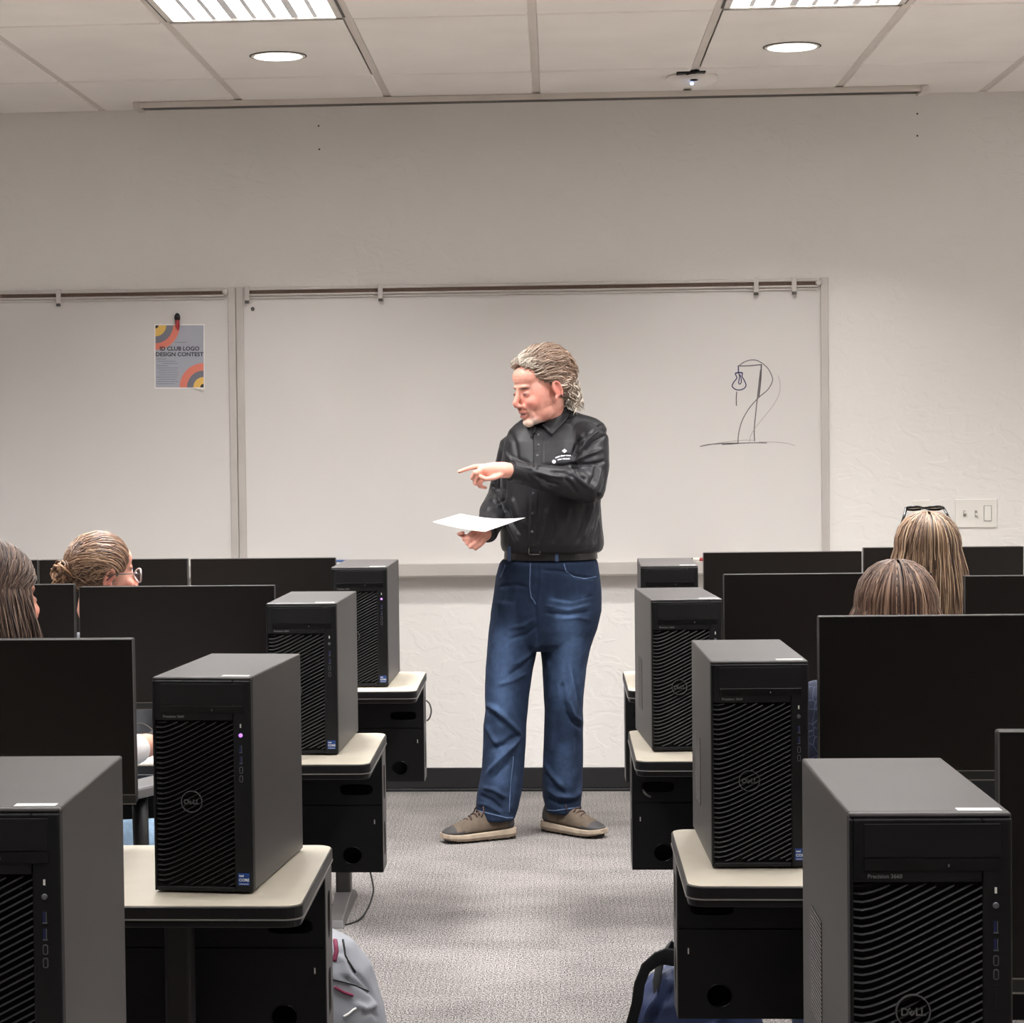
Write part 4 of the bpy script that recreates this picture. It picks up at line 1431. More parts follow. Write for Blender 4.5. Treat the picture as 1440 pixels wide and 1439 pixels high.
T1 = [  # folds, in photo positions
    ([(752, 604), (752, 640), (753, 664)], .0030, 3.2), ([(749.5, 606), (749.5, 660)], -.0025, 1.2), ([(763, 606), (763, 656)], -.0018, 1.2),
    ([(748, 700), (747, 730), (746, 768)], .0030, 3.2), ([(744, 700), (742, 768)], -.0025, 1.2), ([(757, 706), (755, 768)], -.0018, 1.2),
    ([(824, 608), (812, 622), (806, 640)], -.007, 2.2), ([(846, 598), (826, 612), (814, 632)], -.006, 1.8), ([(842, 604), (824, 622), (816, 640)], .006, 2.2),
    ([(852, 612), (834, 622), (820, 636)], -.006, 2.0), ([(848, 632), (826, 641), (808, 650)], .006, 2.4), ([(852, 648), (830, 653), (802, 653)], -.007, 2.2),
    ([(806, 655), (816, 668), (824, 676)], -.008, 2.2), ([(800, 657), (812, 674), (830, 688)], .006, 2.4), ([(846, 658), (840, 680), (832, 694)], .006, 2.6),
    ([(852, 664), (847, 684), (838, 700)], -.006, 2.0), ([(838, 652), (836, 670), (830, 680)], -.005, 2.6),
    ([(752, 664), (775, 670), (800, 672)], .005, 2.2), ([(754, 668), (770, 678), (786, 682)], -.006, 2.0), ([(752, 672), (762, 682), (774, 688)], .005, 1.8),
    ([(790, 668), (804, 682), (812, 694)], -.005, 2.4), ([(776, 664), (795, 665), (806, 672)], -.004, 1.8), ([(728, 660), (742, 668), (748, 676)], -.003, 2.0),
    ([(736, 656), (748, 660)], .003, 2), ([(719, 700), (728, 722), (738, 742)], .006, 3.0), ([(712, 712), (720, 734), (732, 752)], -.006, 2.6), ([(714, 735), (722, 752), (728, 764)], .005, 2.4),
    ([(842, 700), (838, 722), (832, 744)], -.006, 2.6), ([(835, 706), (830, 734), (820, 760)], .006, 3), ([(846, 724), (840, 748), (836, 766)], -.006, 2.6), ([(826, 710), (822, 738), (812, 764)], -.005, 2.6),
    ([(800, 712), (796, 736), (786, 764)], .004, 3.5), ([(770, 716), (768, 740), (762, 764)], .004, 3), ([(778, 712), (780, 740), (776, 766)], -.004, 3),
    ([(690, 682), (698, 690), (708, 688)], -.009, 2.0), ([(688, 690), (698, 698), (708, 696)], .006, 2.0), ([(690, 703), (700, 706), (710, 702)], -.009, 2.0), ([(684, 716), (696, 712), (706, 712)], .006, 2.4),
    ([(700, 640), (704, 664), (702, 684)], .004, 2.5), ([(708, 650), (710, 680), (708, 700)], -.006, 2.0), ([(715, 606), (724, 622), (728, 646)], -.004, 3.0), ([(706, 624), (712, 640), (722, 650)], .004, 3),
    ([(794, 578), (782, 592), (775, 606)], .004, 2), ([(720, 642), (734, 648), (744, 652)], -.003, 2.5), ([(782, 656), (794, 655), (806, 652)], -.004, 1.5),
    ([(790, 640), (806, 640), (816, 636)], -.003, 1.2)]
fold(sh, [(a, b * 1.35, c) for a, b, c in T1], .0022, 11, (1, 1, .6), 3.0)
shirt = finish(sh, 'shirt', M['shirt_black'], man, MO)

# cuffs, collar, placket buttons, pocket, embroidery
def band(name, c, d, r, wd, mt, parent, flat=1.0):
    d = d.normalized()
    g_ = G()
    g_.tube([c - d * wd / 2, c - d * wd / 2 + d * .0005, c + d * wd / 2 - d * .0005, c + d * wd / 2], [r - .001, r + .0012, r + .0012, r - .001], 28, smooth=False)
    return g_.build(name, mt, parent, MO, bevel=.0012)


dL, dR = (E_L - W_L).normalized(), (E_R - C_R).normalized()
band('cuff', W_L + dL * .022, dL, .0385, .052, M['shirt_black'], man)
band('cuff', C_R + dR * .022, dR, .040, .052, M['shirt_black'], man)


def on_front(me_obj, u, v, lift=.001):
    """front surface point of a mesh under the photo position (u, v) and its normal"""
    d = (AX_R * ((u - CX) / F_PX) - AX_U * ((v - CY) / F_PX) + AX_F).normalized()
    mw = Vector(MO)
    hit, loc, nor, _ = me_obj.ray_cast(CAM - mw, d)
    if not hit: return at(u, v, MY - .14), Vector((0, -1, 0))
    return loc + mw + nor * lift, nor


bpy.context.view_layer.update()
# collar: two leaves lying on the shirt
def leaf(name, c4, l0, l1, n=8):
    g_ = G(); vs, fs = [], []
    for i in range(n + 1):
        for j in range(n + 1):
            a, b = i / n, j / n
            u = (c4[0][0] * (1 - a) + c4[1][0] * a) * (1 - b) + (c4[3][0] * (1 - a) + c4[2][0] * a) * b
            v = (c4[0][1] * (1 - a) + c4[1][1] * a) * (1 - b) + (c4[3][1] * (1 - a) + c4[2][1] * a) * b
            vs.append(on_front(shirt, u, v, l0 + (l1 - l0) * b)[0])
    for i in range(n):
        for j in range(n):
            q = i * (n + 1) + j
            fs.append((q, q + n + 1, q + n + 2, q + 1))
    g_.add(vs, fs, smooth=True)
    o_ = g_.build(name, M['shirt_black'], man, MO)
    sd = o_.modifiers.new('s', 'SOLIDIFY'); sd.thickness = .003
    return o_


leaf('collar', [(762, 601), (795, 576), (802, 586), (776, 614)], .010, .005)
leaf('collar', [(738, 598), (754, 603), (753, 609), (747, 617)], .008, .005)
def shirt_strip(name, pts, hw, lift=.0016):
    g_ = G(); P = []
    for i in range(len(pts) - 1):
        for k in range(8): P.append((pts[i][0] + (pts[i + 1][0] - pts[i][0]) * k / 8, pts[i][1] + (pts[i + 1][1] - pts[i][1]) * k / 8))
    P.append(pts[-1]); vs, fs = [], []
    for u, v in P:
        for du, lf in ((-hw, 0), (-hw, lift), (hw, lift), (hw, 0)): vs.append(on_front(shirt, u + du, v, lf)[0])
    for i in range(len(P) - 1):
        for j in range(3): fs.append((i * 4 + j, i * 4 + j + 1, i * 4 + j + 5, i * 4 + j + 4))
    g_.add(vs, [tuple(reversed(f)) for f in fs])
    return g_.build(name, M['shirt_black'], man, MO)


shirt_strip('button_placket', [(756, 604), (757, 630), (756, 656)], 5.0, .0024)
shirt_strip('button_placket', [(751, 690), (749, 725), (747, 768)], 5.0, .0024)
for u, v in ((757, 612), (757, 626), (756, 641), (750, 694), (749, 722), (748, 748)):
    p_, n_ = on_front(shirt, u, v, .001)
    G().tube([p_, p_ + n_ * .002], [.0052, .0045], 14).build('button', M['button'], man, MO)
p_, n_ = on_front(shirt, 776.5, 612.5, .001)
G().tube([p_, p_ + n_ * .002], [.0042, .0035], 12).build('collar_button', M['button'], man, MO)


def patch(name, pts, mt, lift=.0014):
    g_ = G()
    vs = [on_front(shirt, u, v, lift)[0] for u, v in pts]
    g_.add(vs, [tuple(range(len(vs) - 1, -1, -1))])
    return g_.build(name, mt, man, MO)


def strip(g_, pts, hw):
    """narrow raised band following the shirt through photo positions"""
    vs, fs = [], []
    for i, (u, v) in enumerate(pts):
        vs.append(on_front(shirt, u, v - hw, .0016)[0]); vs.append(on_front(shirt, u, v + hw, .0016)[0])
    for i in range(len(pts) - 1): fs.append((2 * i, 2 * i + 1, 2 * i + 3, 2 * i + 2))
    g_.add(vs, fs)


# embroidered emblem: a small diamond, two short lines of lettering and a round mark
g = G()
def quad(pts):
    g.add([on_front(shirt, u, v, .0016)[0] for u, v in pts], [(0, 3, 2, 1)])
quad([(790.2, 634.4), (793.8, 631.4), (797.4, 634.4), (793.8, 637.6)])
for u0, u1, v0, v1, hw in ((781, 787.5, 644.2, 642.0, 1.1), (788.3, 795, 641.8, 640.6, 1.1), (795.6, 802.6, 640.6, 640.9, 1.1), (784, 790, 647.0, 645.8, .9), (790.8, 801.5, 645.7, 645.6, .9)):
    k = 7
    for i in range(k):
        a0, a1 = (i + .08) / k, (i + .86) / k
        strip(g, [(u0 + (u1 - u0) * a0, v0 + (v1 - v0) * a0), (u0 + (u1 - u0) * a1, v0 + (v1 - v0) * a1)], hw * (1 if i % 2 else .8))
ring = [on_front(shirt, 779 + 2.6 * math.cos(a * PI / 6), 649.5 + 2.6 * math.sin(a * PI / 6), .0016)[0] for a in range(12)]
g.add(ring, [tuple(range(11, -1, -1))])
g.build('embroidered_emblem', M['embroidery'], man, MO)

# jeans
g = G()
g.rings(slices([(786, 708, 838, 8.62, .130), (792, 703, 841, 8.62, .136), (810, 698, 844, 8.63, .142), (830, 695, 846, 8.64, .146), (860, 690, 846, 8.645, .142), (885, 688, 840, 8.645, .128), (904, 690, 832, 8.645, .108), (914, 700, 820, 8.64, .08)]), n=40, p=2.3)
g.rings(slices([(845, 693, 755, 8.635, .12), (880, 688, 757, 8.635, .115), (910, 685, 756, 8.63, .108), (940, 682.5, 750, 8.625, .102), (980, 681.5, 744, 8.615, .094), (1000, 682, 742, 8.61, .091), (1020, 679.5, 740, 8.605, .089),
    (1050, 679.5, 739, 8.60, .088), (1080, 678, 737.5, 8.59, .087), (1100, 674.5, 736.5, 8.585, .087), (1120, 670.5, 733, 8.58, .088), (1135, 669, 729.5, 8.572, .088), (1146, 669.5, 726, 8.568, .086), (1152, 671, 724, 8.566, .084)]), n=32)
g.rings(slices([(845, 756, 845, 8.65, .12), (880, 757.5, 840, 8.655, .118), (910, 760, 831, 8.655, .110), (940, 762.5, 824.5, 8.66, .102), (980, 764.5, 820.5, 8.665, .094), (1000, 766, 820, 8.668, .090), (1020, 765, 820.5, 8.672, .088),
    (1050, 764, 820.5, 8.678, .087), (1080, 762.5, 820, 8.684, .086), (1100, 761.5, 819, 8.688, .086), (1120, 762.5, 817.5, 8.69, .086), (1134, 766, 816.5, 8.69, .084), (1142, 768, 816, 8.69, .082)]), n=32)
jn = melt(g, .0050, 4, .5)
J = [([(757, 792), (756, 830), (752, 850), (757, 905)], -.003, 2), ([(746, 795), (745, 830), (750, 848)], .0015, 1.5),
     ([(764, 802), (790, 804), (812, 812), (836, 814)], -.003, 2), ([(768, 852), (800, 858), (830, 850)], .004, 2.5), ([(766, 862), (796, 866), (828, 860)], -.004, 2.5), ([(776, 842), (805, 846), (834, 838)], -.003, 2),
     ([(790, 870), (812, 868), (830, 872)], .003, 2.5), ([(700, 826), (724, 822), (742, 826)], -.003, 2.5), ([(756, 880), (740, 892), (716, 900)], -.004, 3), ([(754, 870), (738, 880), (716, 884)], .004, 3),
     ([(758, 906), (744, 922), (722, 936)], .004, 3), ([(756, 914), (738, 936), (712, 952)], -.004, 3), ([(742, 946), (724, 956), (700, 964)], .004, 3),
     ([(681, 996), (694, 1004), (708, 1018)], -.009, 3.2), ([(684, 990), (700, 1000), (722, 1022), (731, 1034)], .010, 3.5), ([(731, 1036), (718, 1052), (700, 1072), (686, 1088)], .010, 3.5), ([(724, 1036), (708, 1048), (692, 1052)], -.009, 4),
     ([(682, 1018), (692, 1036), (700, 1050)], .007, 3), ([(728, 1054), (712, 1074), (692, 1096)], -.007, 3), ([(680, 1108), (696, 1112), (712, 1122)], .008, 3), ([(674, 1118), (692, 1126), (706, 1138)], -.007, 2.5), ([(672, 1130), (688, 1134), (704, 1144)], .005, 2.5),
     ([(724, 1060), (722, 1090), (716, 1120)], -.004, 2), ([(726, 1090), (722, 1120), (718, 1140)], .004, 2.5),
     ([(800, 930), (803, 960), (798, 986), (806, 1006), (818, 1016)], .008, 3), ([(790, 960), (792, 984), (800, 1000)], -.006, 3), ([(796, 1000), (806, 1016), (818, 1024)], -.007, 3),
     ([(764, 1070), (776, 1090), (792, 1108)], .007, 3), ([(764, 1086), (778, 1106), (796, 1118)], -.007, 3), ([(768, 1108), (784, 1120), (806, 1122), (817, 1112)], .008, 3), ([(770, 1124), (790, 1130), (814, 1124)], -.007, 2.5),
     ([(780, 1010), (776, 1040), (774, 1060)], .004, 3), ([(810, 1030), (812, 1060), (808, 1090)], -.004, 3), ([(804, 940), (810, 966), (814, 990)], -.004, 2.5), ([(770, 930), (776, 960), (772, 990)], .003, 4)]
u_, v_ = fold(jn, [(a, b * 1.5, c) for a, b, c in J], .0024, 9, (1, 1, .5), 9.0)
co, no = get_co(jn)
wash = np.clip(stroke_field(u_, v_, [([(712, 880), (706, 960), (704, 1010)], .6, 16), ([(800, 850), (800, 920), (795, 990)], .75, 18), ([(705, 1030), (702, 1110)], .45, 14), ([(794, 1040), (792, 1110)], .3, 14),
    ([(770, 842), (800, 846), (828, 838)], .5, 3), ([(774, 856), (804, 858), (830, 852)], .4, 3), ([(780, 868), (810, 866)], .3, 3), ([(700, 1146), (724, 1152)], .2, 3)]), 0, 1)
nz = np.array([noise.noise(Vector(p) * 30) for p in co]) * .12
c0, c1 = np.array(lin((27, 39, 60))), np.array(lin((76, 98, 132)))
k_ = np.clip(wash + nz, 0, 1)[:, None]
set_col(jn, c0 * (1 - k_) + c1 * k_)
jeans = finish(jn, 'jeans', M['denim'], man, MO)
bpy.context.view_layer.update()


def seam(name, pts, hw, mt, parent=None, lift=.0012, ob=None, up=True):
    g_ = G()
    vs, fs = [], []
    P = []
    for i in range(len(pts) - 1):
        for k in range(6): P.append((pts[i][0] + (pts[i + 1][0] - pts[i][0]) * k / 6, pts[i][1] + (pts[i + 1][1] - pts[i][1]) * k / 6))
    P.append(pts[-1])
    for i, (u, v) in enumerate(P):
        a, b = P[max(i - 1, 0)], P[min(i + 1, len(P) - 1)]
        d = Vector((b[0] - a[0], b[1] - a[1])).normalized()
        nx, ny = -d.y * hw, d.x * hw
        vs.append(on_front(ob or jeans, u - nx, v - ny, lift)[0]); vs.append(on_front(ob or jeans, u + nx, v + ny, lift)[0])
    for i in range(len(P) - 1): fs.append((2 * i, 2 * i + 1, 2 * i + 3, 2 * i + 2))
    g_.add(vs, fs)
    return g_.build(name, mt, parent or jeans, MO)


M['denim_light'] = mat('denim_worn', (88, 108, 140), .85, bump=.5, bscale=900, vary=.3, vscale=260)
for pts, hw in (([(793, 793), (796, 803), (806, 811), (822, 814), (838, 811)], .7), ([(704, 812), (708, 803), (711, 794)], .6),
                ([(746, 792), (745, 826), (747, 840), (754, 850)], .5),
                ([(722, 1064), (718, 1100), (716, 1142)], .55)):
    s_ = seam('stitching', pts, hw, M['denim_light'])
    s_.location = (0, 0, 0)
M['denim_plain0'] = mat('denim_loop', (44, 60, 88), .85, bump=.5, bscale=900, vary=.2, vscale=260)
# hems
def hem(pts, hw=.8):
    return seam('hem', pts, hw, M['denim_light'], lift=.0022)
hem([(672, 1140), (684, 1143), (700, 1147), (712, 1150), (721, 1150)])
hem([(770, 1139), (780, 1140), (795, 1138), (808, 1136), (815, 1135)])

# belt
g = G()
rows_b = []
P_ = slices([(770, 711, 838, 8.62, .134), (786, 710, 839, 8.62, .135)])
(c1_, rx1, ry1), (c0_, rx0, ry0) = P_[0], P_[1]
vs, fs = [], []
n = 64
for k in range(n):
    a = 2 * PI * k / n
    ca, sa = math.cos(a), math.sin(a)
    ex = 2 / 2.3
    cx_, sy_ = math.copysign(abs(ca) ** ex, ca), math.copysign(abs(sa) ** ex, sa)
    for c_, rx, ry, o_ in ((c0_, rx0, ry0, .004), (c1_, rx1, ry1, .004), (c1_, rx1, ry1, -.004), (c0_, rx0, ry0, -.004)):
        vs.append(c_ + Vector(((rx + o_) * cx_, (ry + o_) * sy_, 0)))
for k in range(n):
    for j in range(4):
        a, b = k * 4 + j, ((k + 1) % n) * 4 + j
        a2, b2 = k * 4 + (j + 1) % 4, ((k + 1) % n) * 4 + (j + 1) % 4
        fs.append((a, b, b2, a2))
belt = g.add(vs, fs, smooth=False).build('belt', M['leather'], man, MO, bevel=.001)
bc = at(751.5, 774.5, 8.476)
gb = G()
for a in ((-.022, .022, .012, .016), (-.022, .022, -.016, -.012), (-.022, -.018, -.016, .016), (.018, .022, -.016, .016)):
    gb.box(bc.x + a[0], bc.x + a[1], bc.y - .004, bc.y + .004, bc.z + a[2], bc.z + a[3])
gb.build('buckle', M['steel'], belt, (0, 0, 0)).location = -MO
for uu in (716, 783):
    p_ = at(uu, 779, 8.484 if uu > 750 else 8.505)
    G().box(p_.x - .006, p_.x + .006, p_.y - .004, p_.y + .004, p_.z - .028, p_.z + .027).build('belt_loop', M['denim_plain0'], jeans, MO)

# shoes
def shoe(heel, toe, roll=0):
    heel, toe = Vector(heel), Vector(toe)
    d = (toe - heel); L = d.length; d.normalize()
    s_ = Vector((-d.y, d.x, 0))
    T = Matrix(((s_.x, d.x, 0, heel.x), (s_.y, d.y, 0, heel.y), (0, 0, 1, 0), (0, 0, 0, 1)))
    root = None
    # sections: pos, half width, sole top, upper height, ridge half width
    sec = [(.00, .026, .040, .102, .014), (.03, .034, .039, .112, .022), (.12, .037, .036, .116, .028), (.26, .038, .034, .120, .030), (.38, .040, .032, .118, .028), (.50, .043, .031, .106, .024),
           (.62, .047, .030, .089, .024), (.74, .049, .029, .073, .026), (.85, .046, .029, .062, .026), (.94, .036, .031, .052, .020), (1.0, .014, .034, .040, .008)]
    g_ = G(); n = 20
    vs, fs = [], []
    for p, hw, zs_, zt_, rw in sec:
        for j in range(n):
            a = PI * (j / (n - 1))
            ca, sa = math.cos(a), math.sin(a)
            xx = hw * math.copysign(abs(ca) ** .7, ca) * (1 - .35 * sa ** 3) if True else 0
            zz = zs_ + (zt_ - zs_) * abs(sa) ** .8
            vs.append((xx, p * L, zz))
    for i in range(len(sec) - 1):
        for j in range(n - 1):
            a = i * n + j
            fs.append((a, a + 1, a + n + 1, a + n))
        fs.append((i * n + n - 1, i * n, (i + 1) * n, (i + 1) * n + n - 1))
    fs.append(tuple(range(n - 1, -1, -1))); fs.append(tuple((len(sec) - 1) * n + j for j in range(n)))
    g_.add(vs, fs, smooth=True, M=T)
    # darker toe guard faces
    for i, f in enumerate(g_.f):
        m_ = sum((T.inverted() @ g_.v[a] for a in f), Vector()) / len(f)
        if m_.y / L > .80 or (m_.y / L > .60 and m_.z < .045) or m_.y / L < .10: g_.m[i] = 1
    up = g_.build('shoe', [M['shoe_up'], M['shoe_dark']], man, MO, subsurf=1)
    # sole
    g_ = G(); vs, fs = [], []
    for p, hw, zs_, zt_, rw in sec:
        lift = .012 * max(0, (p - .78) / .22) ** 1.5 + .006 * max(0, (.08 - p) / .08)
        for xx, zz in ((-hw - .005, zs_ + .004), (-hw - .007, (zs_ + .008) / 2), (-hw, .007 + lift), (hw, .007 + lift), (hw + .007, (zs_ + .008) / 2), (hw + .005, zs_ + .004)):
            vs.append((xx, (p * 1.02 - .010) * L, zz))
    k = 6
    for i in range(len(sec) - 1):
        for j in range(k): fs.append((i * k + j, i * k + (j + 1) % k, (i + 1) * k + (j + 1) % k, (i + 1) * k + j))
    fs.append(tuple(range(k))[::-1]); fs.append(tuple((len(sec) - 1) * k + j for j in range(k)))
    g_.add(vs, fs, M=T)
    g_.build('sole', M['shoe_sole'], up, (0, 0, 0), bevel=.003).location = -MO
    g_ = G()
    for i in range(11):
        p = .02 + i * .088
        if .40 < p < .52: continue
        hw = .028 + .010 * math.sin(p * PI)
        g_.box(-hw, hw, (p - .02) * L, (p + .028) * L, 0 + .010 * max(0, (p - .82) / .2), .010 + .012 * max(0, (p - .8) / .2), M=T)
    g_.build('tread', M['shoe_tread'], up, (0, 0, 0)).location = -MO
    g_ = G()
    for i in range(5):
        y_ = (.44 + .055 * i) * L; z_ = .1165 - .0092 * i
        sg = 1 if i % 2 else -1
        g_.tube([T @ Vector((-.024, y_ - .004 * sg, z_ - .008)), T @ Vector((-.010, y_, z_ + .003)), T @ Vector((.010, y_ + .002 * sg, z_ + .003)), T @ Vector((.024, y_ + .004 * sg, z_ - .008))], .0032, 6)
    for sx in (-1, 1):
        g_.tube([T @ Vector((0, .43 * L, .120)), T @ Vector((sx * .022, .45 * L, .128)), T @ Vector((sx * .042, .47 * L, .112)), T @ Vector((sx * .040, .50 * L, .092))], .0026, 6)
    g_.build('laces', M['lace'], up, (0, 0, 0)).location = -MO
    return up


shoe((-.170, 8.572, 0), (-.428, 8.452, 0))
shoe((-.046, 8.722, 0), (.168, 8.545, 0))

# hair of the man: swept back waves, curls at the nape
H = Hair(11)
def keep_m(p):
    hl = ((-.10, .086), (-.07, .080), (-.05, .062), (-.035, .040), (-.01, .022), (.012, .010), (.03, -.02), (.05, -.062), (.14, -.075))
    for (a, b), (c, d) in zip(hl, hl[1:]):
        if a <= p.y < c: return p.z > b + (d - b) * (p.y - a) / (c - a)
    return p.z > .08
H.cap(HT, (0, .024, .036), (.079, .099, .092), keep_m, (150, 130, 116))
rr = H.r
C0, R0 = Vector((0, .024, .036)), Vector((.080, .100, .094))
def surf(d, lift=0.0):
    q = Vector((d.x / R0.x, d.y / R0.y, d.z / R0.z)); s_ = 1 / q.length
    return C0 + d * s_ + d.normalized() * lift
cnt = 0
while cnt < 1900:
    d = Vector((rr.gauss(0, 1), rr.gauss(0, 1), rr.gauss(0, 1))).normalized()
    p0 = surf(d)
    if not keep_m(p0): continue
    cnt += 1
    p = p0.copy()
    steps = rr.randint(7, 11)
    amp, ph, fr = rr.uniform(.003, .006), noise.noise(p0 * 28) * 5 + p0.y * 60 + rr.uniform(-.5, .5), rr.uniform(.85, 1.05)
    vol = rr.uniform(.003, .014) + (.008 if p0.z > .085 else 0)
    pts = []
    for i in range(steps):
        dd = (p - C0)
        nrm = Vector((dd.x / R0.x ** 2, dd.y / R0.y ** 2, dd.z / R0.z ** 2)).normalized()
        flow = Vector((0, 1.0, -.35 if p.y < .06 else -1.1))
        t_ = (flow - nrm * flow.dot(nrm)).normalized()
        sd_ = nrm.cross(t_)
        w_ = math.sin(ph + i * fr)
        grow = min(1, i / 3)
        pts.append(HT @ (p + nrm * (vol * grow + amp * .7 * math.cos(ph + i * fr)) + sd_ * amp * w_ * 1.3))
        p = p + t_ * .0095
        dd = p - C0
        q = Vector((dd.x / R0.x, dd.y / R0.y, dd.z / R0.z)); p = C0 + dd / q.length
    sidez = max(0, min(1, (.06 - p0.z) / .07)); front = max(0, min(1, (-.02 - p0.y) / .05))
    g_ = max(sidez * .8, front)
    base = mixc((142, 116, 98), (226, 214, 200), min(1, max(0, g_ + rr.uniform(-.35, .35))))
    H.strand(pts, rr.uniform(.0012, .0030), base, 5, .25, flat=.55)
# forelocks lifted off the forehead
for i in range(110):
    x = rr.uniform(-.058, .058)
    st = Vector((x, -.060 + abs(x) * .3 + rr.uniform(-.008, .014), .098 - abs(x) * .35))
    ay, az = rr.uniform(.008, .026), rr.uniform(.010, .030)
    dirx = rr.uniform(-.3, .3)
    pts = []
    for k in range(8):
        f = k / 7
        a = f * PI * rr.uniform(.85, 1.0)
        pts.append(HT @ (st + Vector((dirx * .02 * f + .004 * math.sin(6 * f + i), -ay * math.sin(a) + .05 * max(0, f - .4), az * math.sin(a * .7) + .006 * f))))
    H.strand(pts, rr.uniform(.0012, .0026), mixc((160, 146, 132), (222, 212, 198), rr.random()), 5, .25)
# curls behind the ears and at the nape
for i in range(260):
    a = rr.uniform(-1.0, 1.0)
    base = Vector((.072 * math.sin(a * 1.35), .030 + .082 * math.cos(a * 1.3), rr.uniform(-.075, .01)))
    rad = rr.uniform(.007, .014); tw = rr.choice((-1, 1)); ph = rr.uniform(0, 6.3)
    out = Vector((math.sin(a), math.cos(a), 0)).normalized()
    sd_ = Vector((out.y, -out.x, 0))
    pts = []
    for k in range(11):
        f = k / 10
        an = ph + tw * f * 3.6
        pts.append(HT @ (base + out * (.006 + rad * (1 + math.cos(an)) * .8) + sd_ * rad * math.sin(an) + Vector((0, 0, -.034 * f + rad * .3 * math.sin(an)))))
    H.strand(pts, rr.uniform(.0013, .0026), mixc((110, 92, 78), (214, 203, 188), rr.random() ** .8), 5, .3)
H.build('hair', man, MO)

# sheet held in the hand
pc = [at(608.5, 734, 8.40), at(647.4, 722.5, 8.535), at(738.5, 728.2, 8.31), at(681.5, 748, 8.25)]
t = empty('held_sheet', (pc[0] + pc[1] + pc[2] + pc[3]) / 4); tag(t, 'sheet of white paper held flat by the standing man', 'paper')
g = G(); n = 12
vs, fs = [], []
for sgn in (0, 1):
    for i in range(n + 1):
        for j in range(n + 1):
            a, b = i / n, j / n
            # a runs left-to-back edge, b across to the right
            p_ = (pc[0] * (1 - a) + pc[1] * a) * (1 - b) + (pc[3] * (1 - a) + pc[2] * a) * b
            p_ = p_ + Vector((0, 0, -.010 * math.sin(PI * b) * (.4 + .6 * a) - .0004 * sgn))
            vs.append(p_)
N = (n + 1) ** 2
for i in range(n):
    for j in range(n):
        a = i * (n + 1) + j
        fs.append((a, a + 1, a + n + 2, a + n + 1)); fs.append((N + a, N + a + n + 1, N + a + n + 2, N + a + 1))
g.add(vs, fs, smooth=True).build('sheet', M['paper'], t, t.location)
g = G()
def sp_(a, b):
    p_ = (pc[0] * (1 - a) + pc[1] * a) * (1 - b) + (pc[3] * (1 - a) + pc[2] * a) * b
    return p_ + Vector((0, 0, -.010 * math.sin(PI * b) * (.4 + .6 * a) + .0009))
for k in range(14):
    a = .12 + k * .056
    e_ = .52 + .12 * ((k * 7) % 5) / 5
    st_ = [(.10, e_ - .04), (.66, .90)] if k % 3 else [(.10, e_)]
    for b0, b1 in st_:
        m_ = 6
        q = []
        for i in range(m_ + 1):
            b = b0 + (b1 - b0) * i / m_
            q += [sp_(a, b), sp_(a + .014, b)]
        g.add(q, [(2 * i, 2 * i + 2, 2 * i + 3, 2 * i + 1) for i in range(m_)])
g.build('printed_lines', M['print_grey'], t, t.location)


